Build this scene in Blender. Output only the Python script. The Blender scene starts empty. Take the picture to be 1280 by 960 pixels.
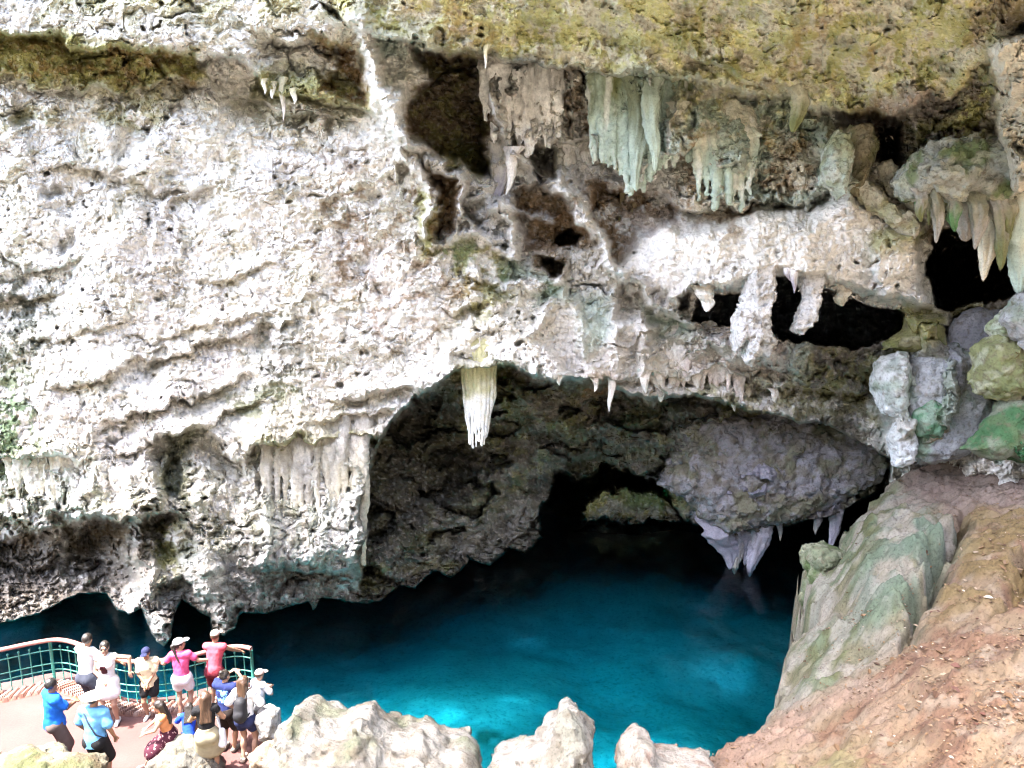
import bpy, math, random
import numpy as np
from mathutils import Vector, Matrix
R = math.radians
rng = np.random.default_rng(7)
random.seed(7)
SC = bpy.context.scene
COL = SC.collection

# ------------------------------------------------------------------ camera frame
CAMZ, PITCH, F = 11.5, R(12.0), 1000.0
CP, SP = math.cos(PITCH), math.sin(PITCH)

def world(px, py, D):
    """point at depth D along the optical axis, seen at photo position px,py"""
    u = (np.asarray(px, float) - 640.0) / F
    v = (480.0 - np.asarray(py, float)) / F
    return np.stack([D * u, D * (CP + v * SP), CAMZ + D * (v * CP - SP)], -1)

def D_of_Y(py, Y):
    return Y / (CP + (480.0 - np.asarray(py, float)) / F * SP)

def D_of_Z(py, z):
    return (z - CAMZ) / ((480.0 - np.asarray(py, float)) / F * CP - SP)

def at_Y(px, py, Y):
    return Vector(world(px, py, D_of_Y(py, Y)))

def at_Z(px, py, z):
    return Vector(world(px, py, D_of_Z(py, z)))

# ------------------------------------------------------------------ noise
def _hash(ix, iy, iz, seed):
    h = (ix.astype(np.uint32) * np.uint32(374761393) + iy.astype(np.uint32) * np.uint32(668265263)
         + iz.astype(np.uint32) * np.uint32(2147483647) + np.uint32((seed * 974711) & 0xffffffff))
    h = (h ^ (h >> np.uint32(13))) * np.uint32(1274126177)
    return h ^ (h >> np.uint32(16))

_G = np.array([[1,1,0],[-1,1,0],[1,-1,0],[-1,-1,0],[1,0,1],[-1,0,1],[1,0,-1],[-1,0,-1],
               [0,1,1],[0,-1,1],[0,1,-1],[0,-1,-1],[1,1,0],[-1,1,0],[0,-1,1],[0,-1,-1]], np.float32)

def noise2(x, y, seed=0):
    x = np.asarray(x, np.float32); y = np.asarray(y, np.float32)
    fx = np.floor(x); fy = np.floor(y)
    ix = fx.astype(np.int64); iy = fy.astype(np.int64)
    x = x - fx; y = y - fy
    u = x*x*x*(x*(x*6-15)+10); v = y*y*y*(y*(y*6-15)+10)
    z0 = np.zeros_like(ix)
    def g(dx, dy):
        h = _hash(ix+dx, iy+dy, z0, seed) & np.uint32(7)
        a = h.astype(np.float32) * np.float32(math.pi/4)
        return np.cos(a)*(x-dx) + np.sin(a)*(y-dy)
    a = g(0,0); b = g(1,0); c = g(0,1); d = g(1,1)
    return 1.5 * ((a + u*(b-a)) * (1-v) + (c + u*(d-c)) * v)

def noise3(x, y, z, seed=0):
    x = np.asarray(x, np.float32); y = np.asarray(y, np.float32); z = np.asarray(z, np.float32)
    fx = np.floor(x); fy = np.floor(y); fz = np.floor(z)
    ix = fx.astype(np.int64); iy = fy.astype(np.int64); iz = fz.astype(np.int64)
    x = x-fx; y = y-fy; z = z-fz
    u = x*x*x*(x*(x*6-15)+10); v = y*y*y*(y*(y*6-15)+10); w = z*z*z*(z*(z*6-15)+10)
    def g(dx, dy, dz):
        q = _G[(_hash(ix+dx, iy+dy, iz+dz, seed) & np.uint32(15))]
        return q[...,0]*(x-dx) + q[...,1]*(y-dy) + q[...,2]*(z-dz)
    def plane(dz):
        a = g(0,0,dz); b = g(1,0,dz); c = g(0,1,dz); d = g(1,1,dz)
        return (a + u*(b-a))*(1-v) + (c + u*(d-c))*v
    p = plane(0); q = plane(1)
    return p + w*(q-p)

def fbm2(x, y, oct=5, seed=0, gain=.5):
    s = 0; a = 1.0; f = 1.0
    for k in range(oct):
        s = s + a*noise2(x*f, y*f, seed+k*17); a *= gain; f *= 2.03
    return s

def ridged2(x, y, oct=4, seed=0, gain=.55):
    """sharp creases at 0, rounded bodies towards 1"""
    s = 0; a = 1.0; f = 1.0; t = 0
    for k in range(oct):
        s = s + a*np.minimum(1, np.abs(noise2(x*f, y*f, seed+k*31))*1.8); t += a; a *= gain; f *= 2.1
    return s / t

def fbm3(p, s, oct=4, seed=0, gain=.5):
    o = 0; a = 1.0
    for k in range(oct):
        o = o + a*noise3(p[...,0]*s, p[...,1]*s, p[...,2]*s, seed+k*13); a *= gain; s *= 2.05
    return o

def billow3(p, s, oct=4, seed=0, gain=.5):
    o = 0; a = 1.0; t = 0
    for k in range(oct):
        o = o + a*np.minimum(1, np.abs(noise3(p[...,0]*s, p[...,1]*s, p[...,2]*s, seed+k*13))*2); t += a; a *= gain; s *= 2.05
    return o/t

def worley2(x, y, seed=0):
    x = np.asarray(x, np.float32); y = np.asarray(y, np.float32)
    ix = np.floor(x).astype(np.int64); iy = np.floor(y).astype(np.int64); z0 = np.zeros_like(ix)
    best = np.full(x.shape, 9., np.float32)
    for dx in (-1,0,1):
        for dy in (-1,0,1):
            h = _hash(ix+dx, iy+dy, z0, seed)
            jx = (h & np.uint32(1023)).astype(np.float32)/1023; jy = ((h >> np.uint32(10)) & np.uint32(1023)).astype(np.float32)/1023
            best = np.minimum(best, np.hypot(ix+dx+jx-x, iy+dy+jy-y))
    return best

def shingle(x, y, seed, size=1.0, drift=1.0, oct=4):
    """flaky bedding: plates that swell downwards and break off at their lower edge; 0..1, 1 = most proud"""
    q = fbm2(x/size*.55, y/size*.8, oct, seed, .55)*1.25 + y/size*drift
    f = q-np.floor(q)
    return f*(1-sstep(.86, 1.0, f))

def sstep(a, b, x):
    t = np.clip((x-a)/(b-a), 0, 1)
    return t*t*(3-2*t)

# ------------------------------------------------------------------ 2D outline tools
def poly_sd(poly, X, Y, pad):
    """signed distance to a closed outline (negative inside); far outside -> pad"""
    P = np.asarray(poly, float)
    out = np.full(X.shape, float(pad), np.float32)
    lo = P.min(0) - pad - 40; hi = P.max(0) + pad + 40
    sel = (X > lo[0]) & (X < hi[0]) & (Y > lo[1]) & (Y < hi[1])
    x = X[sel]; y = Y[sel]
    d = np.full(x.shape, 1e9); ins = np.zeros(x.shape, bool)
    for (ax, ay), (bx, by) in zip(P, np.roll(P, -1, 0)):
        ex, ey = bx-ax, by-ay
        t = np.clip(((x-ax)*ex + (y-ay)*ey) / (ex*ex+ey*ey+1e-9), 0, 1)
        d = np.minimum(d, np.hypot(x-ax-t*ex, y-ay-t*ey))
        if ay != by:
            c = ((ay > y) != (by > y)) & (x < (bx-ax)*(y-ay)/(by-ay) + ax)
            ins ^= c
    out[sel] = np.where(ins, -d, d)
    return out

def line_d(pts, X, Y, pad):
    P = np.asarray(pts, float)
    out = np.full(X.shape, float(pad)*4, np.float32); tt = np.zeros(X.shape, np.float32)
    lo = P.min(0) - pad*3; hi = P.max(0) + pad*3
    sel = (X > lo[0]) & (X < hi[0]) & (Y > lo[1]) & (Y < hi[1])
    x = X[sel]; y = Y[sel]
    d = np.full(x.shape, 1e9); tb = np.zeros(x.shape)
    n = len(P)-1
    for k in range(n):
        (ax, ay), (bx, by) = P[k], P[k+1]
        ex, ey = bx-ax, by-ay
        t = np.clip(((x-ax)*ex + (y-ay)*ey) / (ex*ex+ey*ey+1e-9), 0, 1)
        q = np.hypot(x-ax-t*ex, y-ay-t*ey)
        m = q < d
        d = np.where(m, q, d); tb = np.where(m, (k+t)/n, tb)
    out[sel] = d; tt[sel] = tb
    return out, tt

def tps(pts, vals):
    P = np.asarray(pts, float)/200.0; n = len(P)
    def phi(r2):
        return .5*r2*np.log(r2+1e-9)
    K = phi(((P[:,None]-P[None])**2).sum(-1)) + np.eye(n)*.02
    A = np.zeros((n+3, n+3)); A[:n,:n] = K; A[:n,n] = 1; A[:n,n+1:] = P; A[n,:n] = 1; A[n+1:,:n] = P.T
    w = np.linalg.solve(A, np.concatenate([np.asarray(vals, float), [0,0,0]]))
    def f(X, Y):
        x = np.asarray(X, float)/200.0; y = np.asarray(Y, float)/200.0
        s = w[n] + w[n+1]*x + w[n+2]*y
        for k in range(n):
            s = s + w[k]*phi((x-P[k,0])**2 + (y-P[k,1])**2)
        return s
    return f

# ------------------------------------------------------------------ mesh + object helpers
def mesh_np(name, V, Fq, smooth=True, color=None, cname='rock_tint'):
    """V (n,3), Fq (m,4) or (m,3)"""
    V = np.ascontiguousarray(V, np.float32); Fq = np.ascontiguousarray(Fq, np.int32)
    me = bpy.data.meshes.new(name)
    m, k = Fq.shape
    me.vertices.add(len(V)); me.vertices.foreach_set('co', V.ravel())
    me.loops.add(m*k); me.loops.foreach_set('vertex_index', Fq.ravel())
    me.polygons.add(m); me.polygons.foreach_set('loop_start', np.arange(0, m*k, k, dtype=np.int32))
    me.polygons.foreach_set('loop_total', np.full(m, k, np.int32))
    me.polygons.foreach_set('use_smooth', np.full(m, smooth, bool))
    me.update(calc_edges=True); me.validate()
    if color is not None:
        at = me.attributes.new(cname, 'FLOAT_COLOR', 'POINT')
        c = np.ones((len(V), 4), np.float32); c[:, :3] = color
        at.data.foreach_set('color', c.ravel())
    return me

def link(name, me, mat=None, parent=None):
    o = bpy.data.objects.new(name, me)
    COL.objects.link(o)
    if mat is not None: me.materials.append(mat)
    if parent is not None: o.parent = parent
    return o

def tag(o, label=None, cat=None, group=None, kind=None):
    if label: o['label'] = label
    if cat: o['category'] = cat
    if group: o['group'] = group
    if kind: o['kind'] = kind
    return o

def empty(name, loc, rz=0):
    o = bpy.data.objects.new(name, None); COL.objects.link(o)
    o.location = loc; o.rotation_euler = (0, 0, rz); o.empty_display_size = .1
    return o

def grid_faces(nx, ny):
    i = np.arange(nx*ny).reshape(ny, nx)
    return np.stack([i[:-1,:-1], i[1:,:-1], i[1:,1:], i[:-1,1:]], -1).reshape(-1, 4)

# ------------------------------------------------------------------ materials
def new_mat(name):
    m = bpy.data.materials.new(name); m.use_nodes = True
    nt = m.node_tree; b = nt.nodes['Principled BSDF']
    return m, nt, b

def nd(nt, t, **kw):
    n = nt.nodes.new(t)
    for k, v in kw.items():
        if k in n.inputs: n.inputs[k].default_value = v
        else: setattr(n, k, v)
    return n

def ramp(nt, fac, stops):
    r = nt.nodes.new('ShaderNodeValToRGB')
    e = r.color_ramp.elements
    while len(e) < len(stops): e.new(.5)
    for el, (p, c) in zip(e, stops):
        el.position = p; el.color = (c, c, c, 1) if isinstance(c, (int, float)) else (*c, 1)
    nt.links.new(fac, r.inputs[0])
    return r

def mixc(nt, fac, a, b, mode='MIX'):
    m = nt.nodes.new('ShaderNodeMix'); m.data_type = 'RGBA'; m.blend_type = mode
    for sock, val in ((m.inputs[0], fac), (m.inputs[6], a), (m.inputs[7], b)):
        if hasattr(val, 'is_linked') or hasattr(val, 'links'): nt.links.new(val, sock)
        elif isinstance(val, (int, float)): sock.default_value = val if sock.type == 'VALUE' else (val, val, val, 1)
        else: sock.default_value = (*val, 1)
    return m.outputs[2]

def rock_mat(name, attr=True, base=(.5,.48,.44), dark=(.16,.14,.11), bump=.5, scale=1.0, speck=.55):
    m, nt, b = new_mat(name); L = nt.links.new
    tc = nd(nt, 'ShaderNodeTexCoord'); co = tc.outputs['Object']
    n1 = nd(nt, 'ShaderNodeTexNoise', Scale=1.3*scale, Detail=9.0, Roughness=.62); L(co, n1.inputs['Vector'])
    n2 = nd(nt, 'ShaderNodeTexNoise', Scale=9.0*scale, Detail=8.0, Roughness=.7); L(co, n2.inputs['Vector'])
    mu = nd(nt, 'ShaderNodeTexMusgrave') if False else nd(nt, 'ShaderNodeTexNoise', Scale=4.0*scale, Detail=6.0, Roughness=.6)
    mu.noise_type = 'RIDGED_MULTIFRACTAL'; L(co, mu.inputs['Vector'])
    vo = nd(nt, 'ShaderNodeTexVoronoi', Scale=14.0*scale); L(co, vo.inputs['Vector'])
    if attr:
        a = nd(nt, 'ShaderNodeAttribute', attribute_name='rock_tint'); col = a.outputs['Color']
    else:
        r0 = ramp(nt, n1.outputs['Fac'], [(.36, dark), (.52, base), (.75, tuple(min(1, c*1.15) for c in base))]); col = r0.outputs[0]
    v1 = ramp(nt, n1.outputs['Fac'], [(.3, .80), (.5, 1.0), (.7, 1.10)])
    c1 = mixc(nt, 1.0, col, v1.outputs[0], 'MULTIPLY')
    v2 = ramp(nt, n2.outputs['Fac'], [(.34, 1-speck), (.47, .97), (.6, 1.06)])
    c2 = mixc(nt, 1.0, c1, v2.outputs[0], 'MULTIPLY')
    L(c2, b.inputs['Base Color'])
    b.inputs['Roughness'].default_value = .88
    b.inputs['Specular IOR Level'].default_value = .25
    b1 = nd(nt, 'ShaderNodeBump', Strength=bump, Distance=.10/scale); L(n2.outputs['Fac'], b1.inputs['Height'])
    b2 = nd(nt, 'ShaderNodeBump', Strength=bump*.7, Distance=.08/scale); L(mu.outputs['Fac'], b2.inputs['Height']); L(b1.outputs[0], b2.inputs['Normal'])
    b3 = nd(nt, 'ShaderNodeBump', Strength=bump*.45, Distance=.03/scale); L(vo.outputs['Distance'], b3.inputs['Height']); L(b2.outputs[0], b3.inputs['Normal'])
    L(b3.outputs[0], b.inputs['Normal'])
    return m

def plain_mat(name, col, rough=.7, metal=0.0, var=.15, scale=20.0, bump=0.0, spec=.3):
    m, nt, b = new_mat(name); L = nt.links.new
    tc = nd(nt, 'ShaderNodeTexCoord')
    n = nd(nt, 'ShaderNodeTexNoise', Scale=scale, Detail=4.0); L(tc.outputs['Object'], n.inputs['Vector'])
    r = ramp(nt, n.outputs['Fac'], [(.3, 1-var), (.7, 1+var*.5)])
    c = mixc(nt, 1.0, (*col,), r.outputs[0], 'MULTIPLY'); L(c, b.inputs['Base Color'])
    b.inputs['Roughness'].default_value = rough; b.inputs['Metallic'].default_value = metal
    b.inputs['Specular IOR Level'].default_value = spec
    if bump:
        bp = nd(nt, 'ShaderNodeBump', Strength=bump, Distance=.02); L(n.outputs['Fac'], bp.inputs['Height']); L(bp.outputs[0], b.inputs['Normal'])
    return m
# ================================================================== THE CAVE WALL
M_WALL = rock_mat('cave_limestone', bump=.7, scale=1.0, speck=.3)
STEP = 1.4
gx = np.arange(-170, 1460, STEP); gy = np.arange(-330, 862, STEP)
PX0, PY0 = np.meshgrid(gx, gy)
PX0 = PX0.astype(np.float32); PY0 = PY0.astype(np.float32)
# outlines wander with the rock: two strengths of warped lookup coordinates
w1x = fbm2(PX0/46, PY0/46, 4, 1); w1y = fbm2(PX0/46, PY0/46, 4, 2)
w2x = fbm2(PX0/13, PY0/13, 3, 3); w2y = fbm2(PX0/13, PY0/13, 3, 4)
QX = PX0 + 5*w1x + 2.2*w2x; QY = PY0 + 5*w1y + 2.2*w2y          # gentle
HX = PX0 + 10*w1x + 4*w2x;  HY = PY0 + 10*w1y + 4*w2y           # rough

ctrl = [(-160,-320,19),(-160,0,20),(-160,200,21),(-160,420,21.6),(-160,600,22),(-160,780,20.4),
 (0,-320,19),(0,0,19.6),(0,150,21),(0,400,21.8),(0,560,21.6),(0,660,21.6),(0,770,20.7),(60,720,21.3),
 (200,-320,18.5),(200,0,19.6),(200,150,21.1),(200,400,21.5),(200,540,21.0),(200,650,20.5),(200,800,19.2),
 (300,560,20.8),(290,790,19.7),(120,735,21.0),
 (400,-320,17),(400,0,19.2),(400,130,20.9),(400,300,21.5),(400,450,21.2),(400,560,20.7),(400,680,20.9),(440,750,21.5),(370,750,21.2),
 (520,150,20.8),(520,300,21.6),(540,440,21.3),(600,-320,14),(600,10,18.2),(650,150,21.6),(700,300,22.4),(690,430,21.5),
 (800,20,16.6),(800,140,20.9),(900,280,20.8),(850,430,21.6),(760,470,21.6),(800,-320,11.5),
 (1000,20,14.8),(1000,115,18.6),(1000,250,20.6),(1000,340,20.6),(1050,480,22.8),(1000,-320,9.5),
 (1200,20,13.2),(1180,115,16.8),(1200,250,20.0),(1150,350,21.0),(1200,450,21.5),(1200,560,20.5),(1100,520,23),
 (1280,300,19.5),(1250,160,18.0),(1200,-320,7.5),(1440,-320,7),(1440,0,12),(1440,200,16.0),(1440,450,18.5),(1440,700,17),(1250,780,17),(1000,800,23)]
baseY = tps([(a,b) for a,b,_ in ctrl], [c for *_,c in ctrl])
Yw = baseY(PX0, PY0).astype(np.float32)

def shelf(lip, amp, ln, decay, rough=True, soft_x=25):
    """an overhang: above the lip line the rock stands proud, just below it steps back amp metres and recovers"""
    global Yw
    P = np.array(lip, float)
    X, Yq = (HX, HY) if rough else (QX, QY)
    ly = np.interp(X, P[:,0], P[:,1])
    t = Yq - ly
    fx = sstep(P[0,0]-soft_x, P[0,0]+soft_x, X)*(1-sstep(P[-1,0]-soft_x, P[-1,0]+soft_x, X))
    amp = amp*1.7
    a = amp*sstep(0, ln, t)*np.exp(-np.maximum(t-ln, 0)/decay)*fx
    b = -.35*amp*np.exp(-(np.minimum(t-ln*.5, 0)/(decay*.6))**2)*(t < ln*.5)*fx - .35*amp*(t >= ln*.5)*(1-sstep(0, ln, t-ln*.5))*fx
    Yw = Yw + a + b

def region(poly, amp, soft, rough=False):
    global Yw
    X, Yq = (HX, HY) if rough else (QX, QY)
    s = poly_sd(poly, X, Yq, soft*2+30)
    Yw = Yw + 1.35*amp*(1-sstep(-soft, soft*.2, s))

def ridge(pts, width, amp, rough=True, taper=False):
    global Yw
    X, Yq = (HX, HY) if rough else (QX, QY)
    d, t = line_d(pts, X, Yq, width*2.5)
    a = 1.4*amp*np.exp(-(d/width)**2)
    if taper: a = a*np.sqrt(np.clip(1-t, 0, 1))
    Yw = Yw - a

def absolute(poly, val, soft, rough=False):
    """set the rock inside the outline to another depth field"""
    global Yw
    X, Yq = (HX, HY) if rough else (QX, QY)
    s = poly_sd(poly, X, Yq, soft*2+30)
    m = 1-sstep(-soft, soft*.3, s)
    Yw = Yw*(1-m) + val*m
    return m

def soft_in(poly, soft): return 1-sstep(-soft, soft, poly_sd(poly, HX, HY, soft*2+30))
CE = [(420,-500),(420,20),(500,42),(600,68),(720,84),(880,98),(1000,124),(1060,142),(1110,142),(1180,125),(1245,60),(1290,20),(1600,20),(1600,-500)]
BLOCK = [(770,335),(790,270),(850,275),(950,255),(1060,240),(1150,290),(1165,385),(1130,388),(1080,370),(1010,350),(985,343),(955,343),(910,368),(880,370),(845,388)]
rg = .75 - .45*soft_in(CE, 20) - .6*soft_in(BLOCK, 20) - .35*soft_in([(560,370),(860,380),(860,470),(700,475),(560,450)], 25) - .3*soft_in([(440,30),(540,50),(530,190),(480,180)], 15)
rg = np.clip(rg - .5*soft_in([(822,600),(850,566),(900,556),(1000,560),(1100,566),(1106,600),(1050,640),(950,662),(888,658)], 12), .1, 1)
# ---- broad relief, three scales, before the big breaks
Yw += .6*fbm2(PX0/190, PY0/150, 3, 11)
Yw += -(.85-.45*(1-sstep(480,620,PX0))*(1-sstep(520,580,PY0)))*rg*(ridged2(HX/95, HY/80, 4, 21)-.4)*(.4+.7*np.clip(fbm2(PX0/160, PY0/160, 2, 12)+.5, 0, 1))
# hollows scooped upward under small lips, scattered over the whole face
sc1 = fbm2(HX/70, HY/38, 3, 13); gxs = np.gradient(sc1, axis=0)
_lf = 1-.7*(1-sstep(480, 640, PX0))*(1-sstep(520, 580, PY0))*sstep(100,200,PY0)
Yw += rg*_lf*.65*np.clip(sstep(.15, .22, sc1)*(1-sstep(.22, .8, sc1)), 0, 1)*(.3+.7*sstep(-.2,.4,fbm2(PX0/110,PY0/110,2,14)))
sc2 = fbm2(HX/30, HY/17, 3, 15)
Yw += rg*_lf*.25*sstep(.2, .26, sc2)*(1-sstep(.26, .9, sc2))*sstep(-.2,.4,fbm2(PX0/80,PY0/80,2,16))

# ---- upper left ledges
shelf([(-160,32),(0,36),(70,38),(90,55),(150,58),(240,62),(300,70),(330,100)], 1.15, 9, 60)
shelf([(-160,85),(0,92),(60,104),(170,108),(240,98),(300,90)], .35, 6, 25)
shelf([(310,95),(345,104),(400,120),(462,134)], .9, 6, 26)
shelf([(330,45),(380,52),(440,52)], .7, 8, 40)
shelf([(60,205),(100,208),(150,206)], .35, 4, 22)
shelf([(-60,300),(0,305),(20,330),(40,340),(90,322)], .5, 5, 30)
shelf([(-160,375),(0,372),(40,368),(75,362)], .4, 6, 40)
shelf([(140,215),(180,230),(240,238)], .35, 5, 30)
shelf([(300,105),(360,140),(450,150)], .35, 6, 40)
for (x, y, r, a) in [(80,300,11,.6),(62,240,9,.6),(30,145,16,.7),(160,178,20,.5),(505,212,9,1.0),(125,220,7,.4),(255,250,10,.35),(225,135,9,.4),(415,258,12,.4),
                     (470,250,9,.4),(440,205,12,.35),(410,160,9,.5),(195,445,10,.3),(330,420,14,.3),(480,360,12,.35),(520,330,9,.35),(455,330,9,.35),(430,300,16,.3),(360,220,16,.3),(560,300,9,.5)]:
    d = np.hypot(HX-x, (HY-y)*.9); Yw += a*np.exp(-(d/r)**4)
ridge([(205,265),(222,250),(240,238)], 5, .35); ridge([(200,280),(195,330)], 4, .2); ridge([(222,265),(220,320)], 4, .2)
# diagonal strata in the pale face
for (ax, ay, bx, by, a) in [(70,480,360,395,.35),(130,530,300,470,.5),(150,560,330,500,.35),(180,420,330,390,.2),(40,420,150,400,.25),(250,345,340,330,.2)]:
    shelf([(ax,ay),((ax+bx)/2,(ay+by)/2+4),(bx,by)], a, 4, 26, soft_x=30)
# ---- lower left: bulge, curtains, undercut
shelf([(190,545),(215,540),(245,536),(275,552),(310,566)], .95, 7, 45)
shelf([(320,552),(360,548),(400,545),(440,548),(470,535)], 1.1, 9, 60, soft_x=12)
shelf([(425,498),(450,492),(480,490),(525,482)], .5, 6, 30); shelf([(395,525),(440,520),(490,512)], .45, 6, 24)
shelf([(-60,566),(20,575),(60,572),(110,570)], .5, 6, 40)
shelf([(80,645),(110,636),(150,650),(185,642),(215,640)], 1.3, 8, 80)
region([(-170,640),(0,650),(60,660),(110,640),(170,650),(165,700),(180,740),(150,775),(100,745),(0,790),(-170,800)], 1.3, 34, True)
shelf([(-60,648),(0,655),(50,672),(90,652),(130,648),(175,652)], .5, 6, 40); shelf([(-60,700),(40,705),(100,690),(150,700)], .4, 6, 30)
ridge([(165,600),(175,660),(185,720),(200,790)], 16, .9); ridge([(180,560),(190,600),(195,640)], 9, .5)
ridge([(150,735),(160,755)], 16, .5)
ridge([(260,720),(275,760),(282,790)], 17, .6)
ridge([(330,560),(330,700)], 7, .4); ridge([(395,560),(405,690)], 14, .3); ridge([(445,560),(440,690)], 10, .4); ridge([(365,560),(370,640)], 8, .25)
region([(216,565),(228,570),(228,615),(212,628),(200,600)], .8, 5)
shelf([(330,705),(380,712),(430,702)], .45, 6, 30); shelf([(190,738),(225,722),(260,740)], .6, 6, 30)
# ---- middle: white pillar, brown arch recess
region([(510,60),(560,58),(612,66),(612,120),(608,190),(618,225),(590,218),(556,195),(512,180),(508,130),(536,100)], 2.6, 9)
ridge([(450,40),(478,90),(490,150),(520,178)], 16, .8); ridge([(500,60),(520,90),(500,130),(515,175)], 10, .45)
ridge([(400,10),(440,35),(500,48),(560,60)], 10, .5); region([(395,0),(412,5),(440,30),(432,36),(405,18)], .8, 5)
region([(368,40),(420,48),(450,60),(455,100),(462,132),(430,132),(400,112),(418,75),(372,58)], .8, 10, True)
# arch of thin ribs below
ridge([(495,190),(530,215),(545,240),(535,290)], 7, .5); ridge([(545,205),(570,225),(572,270)], 6, .5)
region([(540,205),(566,222),(566,280),(550,300),(542,250)], .9, 6); region([(545,245),(552,248),(550,310),(530,315),(526,280)], -.4, 6)
region([(575,255),(610,250),(618,272),(596,285),(575,275)], .8, 6)
ridge([(605,270),(640,255),(690,275)], 7, .35); ridge([(640,255),(640,320)], 8, .4)
region([(640,240),(670,225),(720,250),(728,300),(700,312),(660,308),(645,280)], 1.2, 9); region([(696,296),(712,284),(726,296),(722,310),(700,308)], 2.2, 4)
region([(662,186),(680,178),(698,188),(694,222),(676,232),(664,214)], 2.0, 5)
region([(676,320),(690,318),(704,334),(700,348),(682,346)], 1.5, 5); d = np.hypot(HX-689, (HY-334)*.95); Yw -= .35*np.exp(-((d-13)/5)**2)
ridge([(610,120),(625,170),(650,200),(690,225),(730,270),(755,320),(775,350)], 9, .6); ridge([(775,350),(830,385),(860,400)], 7, .5)
region([(742,225),(770,235),(830,238),(850,262),(848,280),(800,300),(770,345),(755,310),(735,270)], 1.0, 10)
RIBS = [([(495,190),(530,215),(545,240),(535,290)],6,.7),([(545,205),(570,225),(572,270),(566,300)],5,.7),([(605,270),(640,255),(690,275)],6,.6),([(640,255),(636,290),(645,325)],7,.7),
 ([(610,120),(625,170),(650,200),(690,225),(730,270),(755,320),(775,350)],8,.9),([(775,350),(830,388),(862,402)],6,.6),([(572,270),(600,300),(640,325)],5,.5),([(545,310),(590,290),(640,300)],5,.4),([(450,40),(470,80),(482,130),(505,170),(530,186)],13,.7),([(612,215),(640,195),(660,180)],6,.5),
 ([(700,212),(720,240),(735,262)],6,.5),([(590,330),(640,360),(700,350)],6,.3),([(690,380),(660,420),(690,465)],7,.4)]
for p_, w_, a_ in RIBS: ridge(p_, w_, a_)
# curtains under the ceiling
cur = 1-sstep(-18, 6, poly_sd([(590,70),(700,80),(880,95),(890,180),(850,190),(800,232),(770,205),(735,190),(690,180),(640,165),(600,140)], HX, HY, 60))
flute = ridged2(HX/26, HY/210, 3, 41)
Yw -= cur*(1.3*flute+.1)
region([(700,150),(735,130),(735,175),(700,180)], .6, 7, True)
shelf([(600,145),(625,160),(660,170),(700,178),(735,170),(770,200),(800,228),(830,190),(860,178),(890,160)], .8, 7, 40)
shelf([(840,250),(860,258),(895,250),(930,265),(950,240),(1000,250),(1040,235)], .55, 6, 30); Yw -= .4*(1-sstep(-15,5,poly_sd([(835,180),(990,165),(1040,230),(940,262),(900,250),(850,252)],HX,HY,50)))*ridged2(HX/22, HY/120, 3, 43)
# ---- ceiling edge
shelf([(430,28),(500,46),(560,62),(620,72),(720,82),(820,92),(880,98)], 1.5, 7, 60, soft_x=30)
shelf([(880,98),(940,112),(1000,122),(1050,138),(1110,140),(1180,112),(1240,70)], 1.2, 10, 45)
shelf([(850,62),(900,78),(960,104),(1000,112)], .5, 8, 40)
region([(988,118),(1006,120),(1000,160),(990,164)], .6, 5)
region([(1038,138),(1090,134),(1130,150),(1128,215),(1105,228),(1085,180),(1045,150)], 2.0, 10); region([(1100,165),(1122,160),(1128,215),(1108,230)], 2.0, 8)
region([(1140,220),(1165,218),(1140,240),(1120,228)], 1.2, 6)
ridge([(1040,170),(1042,210),(1050,235)], 13, .9); ridge([(1058,175),(1055,215),(1068,245)], 9, .5)
ridge([(1070,228),(1110,262),(1145,290)], 9, .55); ridge([(1100,210),(1140,250)], 10, .4)
absolute([(1126,222),(1140,200),(1160,188),(1195,178),(1262,182),(1290,196),(1330,200),(1330,250),(1290,244),(1255,238),(1215,232),(1190,242),(1160,238),(1140,236)], 18.1+.5*ridged2(HX/30,HY/26,3,56)-.25*fbm2(HX/18,HY/18,2,57), 7)
# right shoulder of pale rock (nearer)
region([(1240,60),(1290,30),(1500,30),(1500,240),(1270,240),(1250,190),(1236,120)], -1.2, 12)
# ---- pale block over the slots
region([(770,335),(800,250),(850,285),(950,262),(1060,240),(1150,290),(1165,385),(1130,388),(1080,370),(1010,350),(985,343),(955,343),(910,368),(880,370),(845,388)], -.8, 14)
shelf([(770,340),(800,362),(840,385),(858,358),(870,352),(900,368),(950,352)], .9, 6, 26)
region([(1085,310),(1110,290),(1150,290),(1160,385),(1100,375)], -.4, 10)
# apron of white flowstone
for k, (a, b) in enumerate([((590,360),(680,470)),((640,370),(700,465)),((700,350),(740,460)),((760,350),(770,465)),((620,380),(560,450)),((800,380),(810,460))]):
    ridge([a, ((a[0]+b[0])/2+6, (a[1]+b[1])/2), b], 10, .4)
shelf([(570,385),(590,378),(615,380)], .4, 6, 20)
# ---- right: flowstone shoulders and boulders
region([(1095,470),(1120,440),(1140,430),(1135,400),(1175,395),(1180,430),(1200,450),(1215,500),(1190,560),(1130,570),(1100,520)], -1.2, 16)
for pts, w, a in [([(1115,470),(1105,510),(1118,520)],18,.8),([(1190,440),(1195,475)],13,.9),([(1150,480),(1175,510),(1160,545)],20,.6),([(1140,410),(1165,420)],22,.5),
                  ([(1128,540),(1124,575)],14,.9)]:
    ridge(pts, w, a)
region([(1186,455),(1182,395),(1262,382),(1260,450),(1225,470),(1215,420)], .8, 8)
region([(1218,455),(1235,425),(1265,420),(1280,440),(1276,500),(1240,500)], -1.8, 10); region([(1256,385),(1290,360),(1500,360),(1500,600),(1290,520),(1268,440)], -1.2, 12)
region([(1205,545),(1250,500),(1330,520),(1500,600),(1500,660),(1290,590)], -1.0, 12)

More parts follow.
